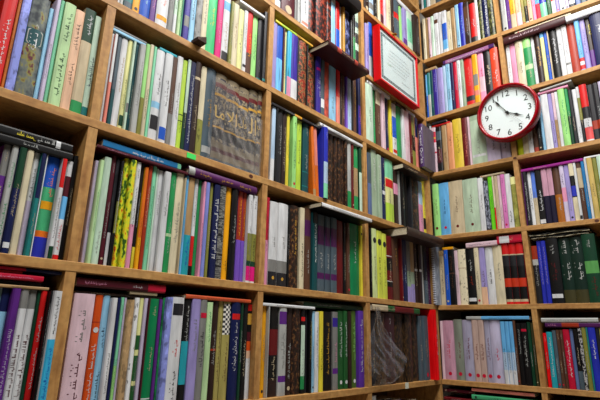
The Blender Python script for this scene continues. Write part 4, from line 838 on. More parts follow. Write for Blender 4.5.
# ---------- book
LIGHT=lambda c:sum(PAL[c])>1.35
def make_book(name,w,h,dep,row,M,rng,detail=True):
    (c,bands,ts,ss,hard,pat,_n,_d,st,txt)=row[7:17]
    root=bpy.data.objects.new(name,None); COL.objects.link(root); root.matrix_world=M; root.empty_display_size=.02
    base=pattern(pat,c) if pat and pat!='none' else colour(c)
    mats=[base]; levels=[0.,1.]; bs=[]
    for lo,hi,bc in bands:
        m=colour(bc)
        if m not in mats: mats.append(m)
        bs.append((lo,hi,mats.index(m))); levels+=[lo,hi]
    if pat=='gilt':
        for lo,hi,bc in((.0,.05,'slate'),(.05,.12,'gilt_cream'),(.12,.165,'maroon'),(.165,.23,'gilt_cream'),(.27,.38,'charcoal'),(.38,.40,'gold'),(.84,.89,'dark_red'),(.89,.93,'gilt_cream'),(.95,1.,'gilt_cream'),(.74,.77,'gold')):
            m=colour(bc)
            if m not in mats: mats.append(m)
            bs.append((lo,hi,mats.index(m))); levels+=[lo,hi]
    if pat=='ornate_grey':
        for lo,hi,bc in((.49,.67,'dark_teal'),):
            m=colour(bc); mats.append(m); bs.append((lo+.01,hi-.01,mats.index(m))); levels+=[lo+.01,hi-.01]
    levels=sorted(set(round(x,4) for x in levels))
    th=min(.0024 if hard else .0009,w*.2)
    n=7 if hard else 5
    bulge=min(.004,w*.16) if hard else min(.0022,w*.2)
    outer=[(-w/2,dep)]
    if hard: outer+=[(-w/2,.011),(-w/2+.0008,.008),(-w/2,.0055)]
    a0=len(outer)
    for i in range(n+1):
        t=-1+2*i/n; outer.append((w/2*t*(1. if abs(t)<1 else 1.),bulge*(t*t if hard else t**6)))
    a1=len(outer)-1
    if hard: outer+=[(w/2,.0055),(w/2-.0008,.008),(w/2,.011)]
    outer+=[(w/2,dep)]
    inner=[]
    for (x,y) in outer:
        xx=max(-w/2+th,min(w/2-th,x)); yy=y if y>=dep-1e-6 else y+th
        inner.append((xx,yy))
    k=len(outer); vs=[]; fs=[]; mi=[]
    for lv in levels:
        z=lv*h
        if lv==0 or lv==1: pass
        vs+=[(x,y,z) for x,y in outer]+[(x,y,z) for x,y in inner]
    for li in range(len(levels)-1):
        mid=(levels[li]+levels[li+1])/2; bm=0
        for lo,hi,m_ in bs:
            if lo-.0001<=mid<=hi+.0001: bm=m_
        o0=li*2*k;o1=(li+1)*2*k
        for i in range(k-1):
            fs.append((o0+i,o0+i+1,o1+i+1,o1+i)); mi.append(bm if a0<=i<a1 else 0)
            fs.append((o0+k+i+1,o0+k+i,o1+k+i,o1+k+i+1)); mi.append(0)
        fs.append((o0+k,o0,o1,o1+k)); mi.append(0); fs.append((o0+k-1,o0+2*k-1,o1+2*k-1,o1+k-1)); mi.append(0)
    top=(len(levels)-1)*2*k
    for i in range(k-1):
        fs.append((i+1,i,k+i,k+i+1)); fs.append((top+i,top+i+1,top+k+i+1,top+k+i)); mi+=[0,0]
    mesh_obj('cover',vs,fs,mats,root,mi)
    ins=.0032 if hard else .0004
    pv,pf=boxv(-w/2+th+.0001,w/2-th-.0001,th+bulge+.0012,dep-ins-.0003,ins,h-ins)
    mesh_obj('pages',pv,pf,[pages_mat()],root)
    if not detail: return root
    def face(x,eps=.00025):
        t=max(-1,min(1,x/(w/2))); return bulge*(t*t if hard else t**6)-eps
    TT=list(ts)
    if not TT and not pat and not txt and w>.0055 and h>.1 and rng.random()<.8:
        hi=.9; tc=('charcoal' if rng.random()<.6 else 'grey') if LIGHT(c) else ('beige' if rng.random()<.6 else 'light_grey')
        a=rng.uniform(.15,.4); TT=[(tc,a,a+rng.uniform(.2,.4),.9)]
        if rng.random()<.4: TT.append((tc,.84,.93,.7))
        if rng.random()<.45 and not ss and w>.009 and not bands: ss=[(.05,.05+w*.5/h,('crimson' if rng.random()<.3 else 'charcoal' if LIGHT(c) else 'beige'),'e')]
    for (tc,lo,hi,sc) in TT:
        if lo is None: lo,hi=.3,.7
        em=min(w*.38*sc,.0115*sc,w*.7); mb=MB(); L=(hi-lo)*h
        # text runs along +z, letter-up toward -x
        script(rng,L,em,mb,lambda x,y:(-(y-em*.32),face(-(y-em*.32)),lo*h+x))
        mb.obj('spine_title',[colour(tc)],root)
    if txt:
        vv,ff,ww,hh=font_mesh(WORDS[txt]); lo,hi=((.08,.92) if txt=='quran' else (.3,.64)); L=(hi-lo)*h; s=min(L/ww,w*.62/hh)
        if txt=='quran': s=L/ww; f=lambda a,b:(b*min(s,w*.7/hh),face(b*min(s,w*.7/hh)),(lo+hi)/2*h-a*s)
        else: f=lambda a,b:(-b*s,face(-b*s),(lo+hi)/2*h+a*s)
        mesh_obj('spine_title',[f(a,b) for a,b in vv],ff,[colour('white')],root)
    if st and st in SETW:
        vv,ff,ww,hh=font_mesh(SETW[st]); s=min(w*.86/ww,.06/hh); f=lambda a,b:(a*s,face(min(w/2,max(-w/2,a*s)),.0008),h*.56+b*s)
        g=simple('gilt_lettering',(.95,.80,.45),.3,.3)
        mesh_obj('spine_title',[f(a,b) for a,b in vv],ff,[g],root)
    if pat=='ornate_grey':
        m=simple('silver_line',(.62,.62,.58),.4); mb=MB(); zc=.58*h; W=w*.42; Hh=.13*h
        pts=[(0,Hh),(W,Hh*.45),(W,-Hh*.45),(0,-Hh),(-W,-Hh*.45),(-W,Hh*.45)]
        for i in range(6):
            a,b=pts[i],pts[(i+1)%6]; s1=.88
            q=[a,b,(b[0]*s1,b[1]*s1),(a[0]*s1,a[1]*s1)]; mb.add([(x,face(x,.0004),zc+z) for x,z in q],[(0,1,2,3)])
        mb.obj('ornament',[m],root)
    for q_ in ss:
        lo,hi,sc=q_[:3]; rnd=len(q_)>3
        W=w*.44; z0,z1=lo*h,hi*h
        if rnd:
            # small round emblem / tag, slightly raised
            mb=MB(); r=min(W*.8,(z1-z0)/2); zc=(z0+z1)/2; n_=14
            mb.add([(r*math.cos(2*math.pi*i/n_),face(r*math.cos(2*math.pi*i/n_),.0004),zc+r*math.sin(2*math.pi*i/n_)) for i in range(n_)],[tuple(range(n_))]); mb.obj('emblem',[colour(sc)],root)
        else:
            mb=MB(); xs=[-W,-W/2,0,W/2,W]
            mb.add([(x,face(x,.0004),z) for x in xs for z in(z0,z1)],[(2*i,2*i+2,2*i+3,2*i+1) for i in range(4)]); mb.obj('spine_label',[colour(sc)],root)
    if pat=='spiral':
        mb=MB(); n_=26
        for i in range(n_):
            z=h*(.03+.94*i/(n_-1)); mb.box(-w/2-.0005,w/2-.0005,-.006,.004,z-.0016,z+.0016)
        mb.obj('spiral_binding',[simple('white_wire',(.85,.85,.88),.3)],root)
    return root
# ---------- labels
def words(x): return x.replace('_',' ')
NOUN={'P':'paperback','H':'hardback','B':'booklet','V':'volume','N':'notebook'}
def kindof(r,th):
    if r[13]=='volume': return 'V'
    if r[13]=='notebook': return 'N'
    if r[11]=='h': return 'H'
    if th<.0085: return 'B'
    return 'P'
NAME={'P':'paperback_book','H':'hardback_book','B':'booklet','V':'reference_volume','N':'spiral_notebook'}
ORD=['first','second','third','fourth','fifth','sixth','seventh']
CNT={2:'two',3:'three',4:'four',5:'five',6:'six'}
def trim(s): return len(s.replace('-',' ').replace(',',' ').split())
labels=[]
for (bid,w,hh,ph,rows) in DATA:
    up=[r for r in rows if r[0]==0]; fl=[r for r in rows if r[0]==1]
    key=lambda r:(r[7],r[14],tuple(map(tuple,r[8])),r[13])
    i=0; names=[None]*len(up)
    while i<len(up):
        j=i
        while j+1<len(up) and key(up[j+1])==key(up[i]): j+=1
        n=j-i+1
        for m in range(i,j+1):
            r=up[m]; wd=(r[2]-r[1])/1e4; ht=r[5]/1e4; kd=kindof(r,wd); cw=words(r[7])
            L=words(up[i-1][7]) if i>0 else None; R=words(up[j+1][7]) if j+1<len(up) else None
            run=(ORD[m-i]+' of '+CNT[n]+' ') if n>1 else ''
            size=''
            if n==1:
                if wd>.032: size='thick '
                elif m>0 and m+1<len(up) and r[5]<min(up[m-1][5],up[m+1][5])-180: size='short '
                elif m>0 and m+1<len(up) and r[5]>max(up[m-1][5],up[m+1][5])+180: size='tall '
                elif wd<.007: size='slim '
            noun=NOUN[kd]+('s' if n>1 else '')
            feat=(' '+('with ' if not r[14].startswith('jutting') else '')+r[14]) if r[14] else ''
            if not feat:
                # colour blocks on the spine
                if r[8] and r[8][0][1]-r[8][0][0]>.08: feat=' with '+words(r[8][0][2])+(' foot' if r[8][0][0]<.08 else ' top' if r[8][0][1]>.9 else ' band')
                elif r[9]: feat=' with '+words(r[9][0][0])+' title'
            fs=feat if not r[14] else (' jutting out' if r[14].startswith('jutting') else ' with '+' '.join(r[14].split()[:3])) 
            if L and R: rel=[' between %s and %s'%(L,R)]
            elif R: rel=[' at the end before %s'%R]
            else: rel=[' at the end after %s'%L]
            cands=[]
            for f_ in (feat,''):
                for s_ in (size,''):
                    cands.append(run+s_+cw+' '+noun+f_+rel[0]+', '+ph)
            for f_ in (feat,): cands.append(run+size+cw+' '+noun+f_+', '+ph)
            c=[x for x in cands if trim(x)<=16 and trim(x)>=4]
            names[m]=(kd,c,(L,R))
        i=j+1
    fn=[]
    for r in fl:
        th=r[5]/1e4; kd='H' if r[11] else ('B' if th<.011 else 'P'); cw=words(r[7])
        s0,s1=r[1],r[2]; und=[u for u in up if u[2]>s0 and u[1]<s1] 
        L=words(und[0][7]) if und else ''
        feat=(' '+('with ' if not r[14].startswith('jutting') else '')+r[14]) if r[14] else ''
        c=['%s %s%s lying flat on top, %s'%(cw,NOUN[kd],feat,ph),'%s %s lying flat on the %s book, %s'%(cw,NOUN[kd],L,ph)]
        fn.append((kd,[x for x in c if trim(x)<=16],(L,None)))
    labels.append((names,fn))
USED=set()
def pick(c):
    for x in c:
        if x not in USED: USED.add(x); return x
    print('DUPLABEL',c[:1]); return c[0]
# ---------- build books
rng=random.Random(5)
nb=0
for (bid,w,hh,ph,rows),(un,fn) in zip(DATA,labels):
    up=[r for r in rows if r[0]==0]; fl=[r for r in rows if r[0]==1]
    small=bid in('d1','e0','f0','e7')
    for r,(kd,c,_) in zip(up,un):
        s0,s1,bb,z0,h=[v/1e4 for v in r[1:6]]
        g=.0004; wd=s1-s0-2*g; dep=min(DEPTH-bb-.02,h*rng.uniform(.66,.72)) if bb>0 else h*.68
        sl=SL[w][hh] if 1<=hh<=7 else 0.
        M=frameM(w,(s0+s1)/2,bb,z0+.0004+wd/2*abs(sl))
        if r[6]:
            a=math.radians(r[6]); # lean: top moves toward lower s
            M=frameM(w,s1-g-wd*math.cos(a),bb,z0+.0006)@Matrix.Rotation(-a,4,'Y')@Matrix.Translation((wd/2,0,0))
        o=make_book(NAME[kd],wd,h,dep,r,M,rng,not small)
        tag(o,pick(c),'notebook' if kd=='N' else 'book' ,'books standing in '+ph); nb+=1
    for r,(kd,c,_) in zip(fl,fn):
        s0,s1,bb,z0,th=[v/1e4 for v in r[1:6]]; L=s1-s0
        dep=min(DEPTH-bb-.02,max(.13,L*.68)) if L<.32 else .2
        dep=min(dep,DEPTH-bb-.02)
        M=frameM(w,s0,bb,z0+th/2+.0003)@Matrix.Rotation(-math.radians(r[6]),4,'Y')@Matrix(((0,0,1,0),(0,1,0,0),(-1,0,0,0),(0,0,0,1)))
        o=make_book(NAME[kd],th-.0004,L,dep,r,M,rng)
        tag(o,pick(c),'book','books lying on top in '+ph); nb+=1
print('BOOKS',nb)
# ---------- bookcases
WOOD=wood_mat(); BACK=simple('back_board',(.30,.21,.14),.8)
def zs(w,h,s): return H[h]+(SL[w][h] if 1<=h<=7 else 0.)*s
def bookcase(w,s_min,s_max,ups,label):
    root=bpy.data.objects.new('bookcase',None); COL.objects.link(root); root.matrix_world=Matrix.Rotation(TH[w],4,'Z')
    tag(root,label,'bookcase','wall of open bookcases')
    top=H[7]+.31+.31*0+.31 if False else H[8]
    for h in range(-1,9):
        if h not in H: continue
        mb=MB(); sh=lambda p:(p[0],p[1],p[2]+(SL[w][h] if 1<=h<=7 else 0.)*p[0])
        chamfer_box(mb,s_min,s_max,0,DEPTH,H[h]-T,H[h],.0012,0,sh); mb.obj('shelf',[WOOD],root)
    for nm,(a,b) in ups.items():
        for h in range(-1,8):
            if h not in H or h+1 not in H: continue
            z0=H[h]; z1=H[h+1]-T
            ln=LEAN.get(nm,0.)*(1 if w=='L' else -1)
            f=lambda s,z: s+(ln*((z-.4)-1.2) if 'E' in nm or w=='L' else 0)
            mb=MB(); vs,fs=boxv(a,b,.001,DEPTH-.001,0,1); out=[]
            for (x,y,z) in vs:
                zz=(z0 if z==0 else z1); xx=f(x,zz); lo,hi=(h,h+1)
                zz=zs(w,h,xx) if z==0 else zs(w,h+1,xx)-T
                out.append((xx,y,zz))
            mb.add(out,fs)
            o=mb.obj('upright',[MATS['wood_up']],root)
    mb=MB(); mb.box(s_min,s_max,DEPTH,DEPTH+.006,.02,top); mb.obj('back_panel',[BACK],root)
    mb=MB(); mb.box(s_min,s_max,.02,DEPTH,0.,.05); mb.obj('plinth',[WOOD],root)
    return root
def wood_up():
    m=WOOD.copy(); m.name='pine_board_upright'
    for n in m.node_tree.nodes:
        if n.type=='MAPPING': n.inputs['Scale'].default_value=(22,22,3)
    return m
MATS['wood_up']=wood_up()
H[-1]=H[0]-.31
bookcase('L',-2.45,0.,{'Z':(-2.45,-2.429),'Y':(-2.19,-2.169),'A':(XX['A0'],XX['A1']),'B':(XX['B0'],XX['B1']),'C':(XX['C0'],XX['C1']),'D':(-T,-.0002)},'long pine bookcase under the red framed certificate, full of books')
bookcase('R',0.0,.86,{'F':(.839,.86),'E':(-XX['E0'],-XX['E1'])},'long pine bookcase carrying the round wall clock, full of books')
# ---------- wall clock
def lathe(mb,prof,n=48,mi=0,close=False):
    b=len(mb.v); k=len(prof)
    for i in range(n):
        a=2*math.pi*i/n
        for r,y in prof: mb.v.append((r*math.cos(a),y,r*math.sin(a)))
    for i in range(n):
        j=(i+1)%n
        for q in range(k-1 if not close else k):
            q2=(q+1)%k
            mb.f.append((b+i*k+q,b+j*k+q,b+j*k+q2,b+i*k+q2)); mb.m.append(mi)
CM=frameM('R',.3965,-.044,2.1285)@Matrix.Rotation(math.radians(-4),4,'Z')
clock=bpy.data.objects.new('wall_clock',None); COL.objects.link(clock); clock.matrix_world=CM
tag(clock,'round wall clock with red rim and white face hung on the upright','clock')
RD=simple('glossy_red_plastic',(.56,.02,.08),.15); R0=.1345
mb=MB(); prof=[(R0*.985,.034),(R0,.024),(R0*1.005,.006),(R0*.99,-.006),(R0*.95,-.011),(R0*.905,-.008),(R0*.885,.0),(R0*.88,.012),(R0*.88,.034)]
lathe(mb,prof,72,close=True); mb.obj('rim',[RD],clock,True)
mb=MB(); n=72; mb.add([(R0*.885*math.cos(2*math.pi*i/n),.010,R0*.885*math.sin(2*math.pi*i/n)) for i in range(n)],[tuple(range(n))]); mb.add([(R0*.885*math.cos(2*math.pi*i/n),.030,R0*.885*math.sin(2*math.pi*i/n)) for i in range(n)],[tuple(range(n))])
mb.obj('dial',[simple('clock_dial',(.84,.88,.88),.5)],clock)
BLK=simple('clock_print',(.04,.04,.05),.5)
for i in range(1,13):
    vv,ff,ww,hh=font_mesh(str(i)); s=.028/ hh; a=math.pi/2-2*math.pi*i/12; cx,cz=R0*.695*math.cos(a),R0*.695*math.sin(a)
    mesh_obj('numeral',[(cx+x*s,.0093,cz+y*s) for x,y in vv],ff,[BLK],clock)
mb=MB()
for i in range(60):
    a=2*math.pi*i/60; r0,r1=(R0*.835,R0*.868); t=.0004 if i%5 else .0009
    c,s=math.cos(a),math.sin(a); mb.add([(r0*c-t*s,.0094,r0*s+t*c),(r1*c-t*s,.0094,r1*s+t*c),(r1*c+t*s,.0094,r1*s-t*c),(r0*c+t*s,.0094,r0*s-t*c)],[(0,1,2,3)])
mb.obj('minute_marks',[BLK],clock)
vv,ff,ww,hh=font_mesh('Quartz'); s=.014/ww
mesh_obj('small_print',[(.012+x*s,.0094,-.045+y*s) for x,y in vv],ff,[simple('grey_print',(.45,.47,.5),.5)],clock)
def hand(name,ang,pts,y,m):
    # ang clockwise degrees from 12; pts outline (along,half width)
    a=math.radians(90-ang); u=(math.cos(a),math.sin(a)); v=(-u[1],u[0]); out=[]
    for yy in(y,y-.0008):
        out+=[(p*u[0]+q*v[0],yy,p*u[1]+q*v[1]) for p,q in pts]+[(p*u[0]-q*v[0],yy,p*u[1]-q*v[1]) for p,q in reversed(pts)]
    n=len(pts)*2; f=[tuple(range(n)),tuple(range(2*n-1,n-1,-1))]+[(i,(i+1)%n,n+(i+1)%n,n+i) for i in range(n)]
    mesh_obj(name,out,f,[m],clock)
hand('hour_hand',118,[(-.012,.0018),(.03,.0014),(.042,.0052),(.056,.0015),(.074,.0003)],.007,BLK)
hand('minute_hand',325,[(-.014,.0018),(.05,.0014),(.066,.0046),(.082,.0014),(.103,.0003)],.0055,BLK)
hand('second_hand',138,[(-.02,.0007),(.092,.0003)],.004,simple('second_hand_grey',(.35,.33,.33),.4))
mb=MB(); lathe(mb,[(.0,.0085),(.0055,.0085),(.0055,.002),(.0,.002)],20); mb.obj('hub',[BLK],clock)
mb=MB(); mb.add([(R0*.884*math.cos(2*math.pi*i/n),.0005,R0*.884*math.sin(2*math.pi*i/n)) for i in range(n)],[tuple(range(n))])
mb.obj('glass',[film_mat('clock_glass',.0,(.99,1,1),.06)],clock)
# ---------- framed certificate
cert=bpy.data.objects.new('framed_certificate',None); COL.objects.link(cert)
s0,s1,z0,z1=-.500,-.150,2.215,2.490; W=s1-s0; HT=z1-z0
cert.matrix_world=frameM('L',s0,-.040,z0)
tag(cert,'framed certificate with red wooden frame and dark ornamental border, hanging from a shelf','picture frame')
RF=simple('red_frame_paint',(.78,.02,.04),.3); B=.008
mb=MB()
def bar(p0,p1,p2,p3,y0,y1):
    vs=[(x,y,z) for y in(y0,y1) for x,z in(p0,p1,p2,p3)]
    mb.add(vs,[(0,1,2,3),(7,6,5,4),(0,4,5,1),(1,5,6,2),(2,6,7,3),(3,7,4,0)])
O=[(0,0),(W,0),(W,HT),(0,HT)]; I=[(B,B),(W-B,B),(W-B,HT-B),(B,HT-B)]
for i in range(4):
    j=(i+1)%4; bar(O[i],O[j],I[j],I[i],0,.034)
mb.obj('frame',[RF],cert)
mb=MB(); mb.box(B-.001,W-B+.001,.008,.012,B-.001,HT-B+.001); mb.obj('paper',[simple('certificate_paper',(.74,.79,.79),.6)],cert)
mb=MB()
def ring(a,b):
    o=[(a,a),(W-a,a),(W-a,HT-a),(a,HT-a)]; i_=[(b,b),(W-b,b),(W-b,HT-b),(b,HT-b)]
    for i in range(4):
        j=(i+1)%4; mb.add([(o[i][0],.0076,o[i][1]),(o[j][0],.0076,o[j][1]),(i_[j][0],.0076,i_[j][1]),(i_[i][0],.0076,i_[i][1])],[(0,1,2,3)])
ring(B+.016,B+.030)
mb.obj('ornamental_border',[colour('slate')],cert)
mb=MB(); script(random.Random(8),W-2*B-.05,.010,mb,lambda x,y:(B+.025+x,.0073,B+.020+y*.9)); script(random.Random(9),W-2*B-.05,.010,mb,lambda x,y:(B+.025+x,.0073,HT-B-.026+y*.9)); script(random.Random(10),HT-2*B-.05,.010,mb,lambda x,y:(B+.020+y*.9,.0073,B+.025+x)); script(random.Random(12),HT-2*B-.05,.010,mb,lambda x,y:(W-B-.026+y*.9,.0073,B+.025+x)); mb.obj('border_scrollwork',[colour('pale_mint')],cert)
mb=MB(); r_=random.Random(3)
for k,(x0,L,zz,e) in enumerate([(.10,.16,.19,.008),(.09,.18,.17,.006),(.08,.20,.152,.006),(.08,.19,.134,.006),(.10,.15,.116,.006),(.12,.12,.098,.006),(.20,.07,.07,.007)]):
    script(r_,L,e,mb,lambda x,y,x0=x0,zz=zz:(x0+x,.0076,zz+y))
mb.obj('certificate_text',[simple('certificate_ink',(.16,.20,.26),.6)],cert)
mb=MB(); script(r_,.03,.016,mb,lambda x,y:(.06+y*.4,.0075,.235-x)); mb.obj('emblem',[simple('emblem_ink',(.35,.2,.22),.6)],cert)
mb=MB(); script(r_,.03,.010,mb,lambda x,y:(.075+x,.0075,.11+y)); mb.obj('stamp',[colour('leaf_green')],cert)
mb=MB(); mb.box(B,W-B,.0065,.0068,B,HT-B); mb.obj('glass',[film_mat('frame_glass',.0,(.99,1,1),.06)],cert)
hk=MB(); hk.box(W*.5-.004,W*.5+.004,.020,.024,HT-.005,HT+.05); hk.box(W*.5-.008,W*.5+.008,.012,.036,HT+.046,HT+.050); hk.obj('brass_hook',[simple('brass',(.75,.6,.25),.3,.8)],cert)
# ---------- plastic wrap and bag
def sheet(name,out,ny,nx,amp,seed,w,b,mat,edge=None,freq=1.):
    """crumpled film: 'out' maps (u,v) in 0..1 to (s,z); crumple in depth"""
    r=random.Random(seed); ph=[(r.uniform(4,26)*freq,r.uniform(4,26)*freq,r.uniform(0,6.28),r.uniform(.3,1)) for _ in range(9)]
    vs=[];fs=[]
    for i in range(ny+1):
        for j in range(nx+1):
            u,v=j/nx,i/ny; s,z=out(u,v)
            d=sum(abs(math.sin(a*u+bq*v+p))*k for a,bq,p,k in ph)/9-.35
            if u in(0,1) or v in (0,1): d*=.4
            bb=b if name!='plastic_bag' else (-.030 if v>.12 else .004-.034*v/.12)
            vs.append((s,bb-amp*d+r.uniform(-1,1)*amp*.05,z))
    for i in range(ny):
        for j in range(nx):
            a=i*(nx+1)+j; fs.append((a,a+1,a+nx+2,a+nx+1))
    o=mesh_obj(name,vs,fs,[mat],None,None,True,Matrix.Rotation(TH[w],4,'Z')); return o
def quadmap(bl,br,tr,tl):
    return lambda u,v:(((bl[0]*(1-u)+br[0]*u)*(1-v)+(tl[0]*(1-u)+tr[0]*u)*v),((bl[1]*(1-u)+br[1]*u)*(1-v)+(tl[1]*(1-u)+tr[1]*u)*v))
def wrapmap(u,v):
    s=-1.331+u*.203; zt=1.872-.018*u-(.05*max(0,(u-.35)/.25) if .35<u<.6 else (.05 if u>=.6 else 0))
    z0=H[3]+SL['L'][3]*s+.0006; return (s,z0+(zt-z0)*v)
o=sheet('plastic_wrap',wrapmap,34,30,.011,4,'L',.0085,film_mat('clear_wrap',.09)); tag(o,'torn clear plastic wrap stretched over the gilt volume set in second column','plastic wrap')
def bagmap(u,v):
    # v from bottom to top; hangs from the flat book end, swells at the middle
    cl=[(0,-.545),(.06,-.55),(.15,-.61),(.35,-.635),(.6,-.615),(.8,-.575),(1,-.572)]; cr=[(0,-.43),(.12,-.385),(.32,-.35),(.5,-.43),(.75,-.52),(1,-.548)]
    def ip(c):
        for (a,x),(b,y) in zip(c,c[1:]):
            if a<=v<=b: return x+(y-x)*(v-a)/(b-a)
        return c[-1][1]
    s=ip(cl)*(1-u)+ip(cr)*u; zb=H[1]+SL['L'][1]*s+.0012
    return (s, zb+v*.272+.012*math.sin(u*7)*(1-v)*(v>.05))
o=sheet('plastic_bag',bagmap,34,26,.034,9,'L',-.034,film_mat('clear_bag',.05,(.97,.97,.98),.45)); tag(o,'crumpled clear plastic bag hanging over the dark books in the corner column','bag')
# ---------- small things on the shelf edges
def plate(name,w,s0,s1,z0,z1,th,mat,label,cat,b=0.):
    mb=MB(); mb.box(-(s1-s0)/2,(s1-s0)/2,-th,-.0002,-(z1-z0)/2,(z1-z0)/2); o=mb.obj(name,[mat]); o.matrix_world=frameM(w,(s0+s1)/2,b,(z0+z1)/2); tag(o,label,cat); return o
zz=zs('L',3,-1.386)-T/2
plate('price_sticker','L',-1.400,-1.372,zz-.0075,zz+.0065,.0012,simple('green_sticker_paper',(.25,.86,.38),.6),'small bright green sticker on the shelf edge above the purple flat book','sticker')
zz=zs('L',1,-.305)-T/2
plate('shelf_tag','L',-.319,-.294,zz-.010,zz+.012,.0012,simple('pale_sticker_paper',(.80,.82,.76),.6),'small pale sticker on the shelf edge under the dark volumes','sticker')
for (w,h,s) in(('L',3,-1.174),('R',4,.3975),('R',3,.666),('L',5,-.714)):
    r=.006; mb=MB(); n=14; z=zs(w,h,s)-T/2
    mb.add([(r*math.cos(2*math.pi*i/n)*1.3,-.0001,r*math.sin(2*math.pi*i/n)) for i in range(n)],[tuple(range(n))])
    par=[o for o in bpy.data.objects if o.name.startswith('bookcase')][0 if w=='L' else 1]
    o=mb.obj('wood_knot',[simple('dark_knot',(.30,.14,.08),.6)],par); o.matrix_basis=Matrix.Translation((s,-.0003,z))
# folded cardboard wedge sticking out above the second shelf
mb=MB(); mb.add([(-.014,-.03,0),(.014,-.03,0),(.014,.004,0),(-.014,.004,0),(-.014,-.026,.010),(.012,-.030,.020),(.012,.004,.020),(-.014,.004,.010)],[(3,2,1,0),(4,5,6,7),(0,1,5,4),(1,2,6,5),(2,3,7,6),(3,0,4,7)],0)
mb.f[1:2]; mb.m[1]=1
o=mb.obj('cardboard_wedge',[simple('dark_cardboard',(.22,.14,.10),.8),simple('grey_card',(.6,.6,.56),.7)]); o.matrix_world=frameM('L',-1.400,.004,zs('L',4,-1.4)+.0004); tag(o,'small brown folded cardboard wedge poking out below grey and cream books','cardboard')
# crumpled paper stack on the green set
def crumple(name,w,s0,s1,b,z,label,seed):
    r=random.Random(seed); mb=MB(); nx,ny=22,8
    for k in range(4):
        base=len(mb.v); zz=z+.0055*k
        for t in(0,1):
            for j in range(ny+1):
                for i in range(nx+1):
                    u=i/nx; mb.v.append((s0+(s1-s0)*u+r.uniform(-.002,.002)+.004*k*(1 if u>.5 else -1)*.5,b+.15*j/ny+r.uniform(-.001,.001)+.003*math.sin(k*2.1),zz+.0018*math.sin(u*9+k)+.0018*t+r.uniform(0,.0012)+.003*(k>1)*u))
        n=(nx+1)*(ny+1)
        for j in range(ny):
            for i in range(nx):
                a=base+j*(nx+1)+i; mb.f.append((a+nx+1,a+nx+2,a+1,a)); mb.m.append(k%2); a+=n; mb.f.append((a,a+1,a+nx+2,a+nx+1)); mb.m.append(k%2)
        for i in range(nx):
            a=base+i; mb.f.append((a,a+1,a+1+n,a+n)); mb.m.append(k%2)
        for j in range(ny):
            for e in(0,nx):
                a=base+j*(nx+1)+e; mb.f.append((a,a+n,a+n+nx+1,a+nx+1)); mb.m.append(k%2)
    o=mb.obj(name,[simple('old_newsprint',(.66,.63,.54),.8),simple('dark_newsprint',(.10,.10,.09),.6)]); o.matrix_world=Matrix.Rotation(TH[w],4,'Z'); tag(o,label,'paper'); return o
crumple('paper_stack','R',META['ps'][0],META['ps'][1],.006,META['ps'][2],'crumpled newspaper stack lying over the tall black and green hardbacks',3)
# tilted thin book by the clock
# ---------- room
def plane(name,vs,mat): 
    o=mesh_obj(name,vs,[(0,1,2,3)],[mat]); o['kind']='structure'; return o
def plaster():
    m,nt,b=newmat('painted_plaster',.9); tc=N(nt,'ShaderNodeTexCoord'); n=N(nt,'ShaderNodeTexNoise'); n.inputs['Scale'].default_value=6; nt.links.new(tc.outputs['Object'],n.inputs['Vector']); r=ramp(nt,[(.3,(.74,.72,.68)),(.7,(.80,.78,.74))]); nt.links.new(n.outputs['Fac'],r.inputs[0]); nt.links.new(r.outputs[0],b.inputs['Base Color']); return m
PL=plaster()
def tiles():
    m,nt,b=newmat('floor_tiles',.4); tc=N(nt,'ShaderNodeTexCoord'); n=N(nt,'ShaderNodeTexBrick'); n.inputs['Scale'].default_value=2.; n.offset=0.; n.inputs['Color1'].default_value=(.35,.31,.26,1); n.inputs['Color2'].default_value=(.38,.34,.28,1); n.inputs['Mortar'].default_value=(.15,.13,.11,1); n.inputs['Brick Width'].default_value=.6; n.inputs['Row Height'].default_value=.6; n.inputs['Mortar Size'].default_value=.01
    nt.links.new(tc.outputs['Object'],n.inputs['Vector']); nt.links.new(n.outputs['Color'],b.inputs['Base Color']); return m
wl=DEPTH+.03
plane('floor',[(-5,-4,0),(.6,-4,0),(.6,.6,0),(-5,.6,0)],tiles())
plane('ceiling',[(-5,.6,3.42),(.6,.6,3.42),(.6,-4,3.42),(-5,-4,3.42)],PL)
plane('wall_back',[(-5,wl,0),(.6,wl,0),(.6,wl,3.42),(-5,wl,3.42)],PL)
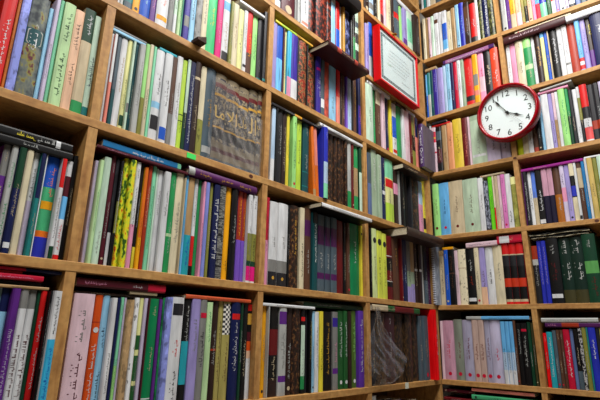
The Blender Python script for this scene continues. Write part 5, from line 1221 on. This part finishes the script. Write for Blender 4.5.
c_,s_=math.cos(TH['R']),math.sin(TH['R'])
def RW(s,b,z): return (c_*s-s_*b,s_*s+c_*b,z)
plane('wall_right',[RW(-.4,wl,0),RW(4,wl,0),RW(4,wl,3.42),RW(-.4,wl,3.42)],PL)
# ---------- lights
def lamp(loc,aim,sx,sy,pw,col,label):
    root=bpy.data.objects.new('ceiling_lamp',None); COL.objects.link(root); root.location=loc
    tag(root,label,'lamp','ceiling lamps over the aisle')
    mb=MB(); mb.box(-sx/2-.03,sx/2+.03,-sy/2-.03,sy/2+.03,.02,.07); mb.obj('housing',[simple('lamp_housing',(.8,.8,.8),.5)],root)
    L=bpy.data.lights.new('lamp_tubes','AREA'); L.shape='RECTANGLE'; L.size=sx; L.size_y=sy; L.energy=pw; L.color=col
    lo=bpy.data.objects.new('lamp_tubes',L); COL.objects.link(lo); lo.parent=root
    if aim: lo.rotation_euler=aim
    return root
LP=META['lights']
lamp((-1.0,-.82,3.30),None,1.2,.4,LP[0],(1.,.98,.95),'long white ceiling lamp over the corner of the bookcases')
lamp((-2.7,-1.15,3.30),None,1.2,.4,LP[1],(1.,.98,.96),'unseen long white lamp added as fill light for the first column')  # added fill lamp, brightens the shelves of the first column
W_=bpy.data.worlds.new('shop_air'); W_.use_nodes=True; SC.world=W_; bg=W_.node_tree.nodes['Background']; bg.inputs[0].default_value=(.80,.88,1.,1); bg.inputs[1].default_value=LP[2]
# ---------- camera
cam=bpy.data.cameras.new('camera'); co=bpy.data.objects.new('camera',cam); COL.objects.link(co); SC.camera=co
cm=META['cam']; cam.sensor_fit='HORIZONTAL'; cam.sensor_width=36.; cam.lens=cm['f']/600*36; cam.clip_start=.02
r,u,f=[Vector(x) for x in cm['R']]
M=Matrix((r,u,-f)).transposed().to_4x4(); M.translation=Vector(cm['c']); co.matrix_world=M
SC.view_settings.view_transform='Standard'; SC.view_settings.look='None'; SC.view_settings.gamma=1.; SC.view_settings.use_curve_mapping=False; SC.view_settings.exposure=LP[3]
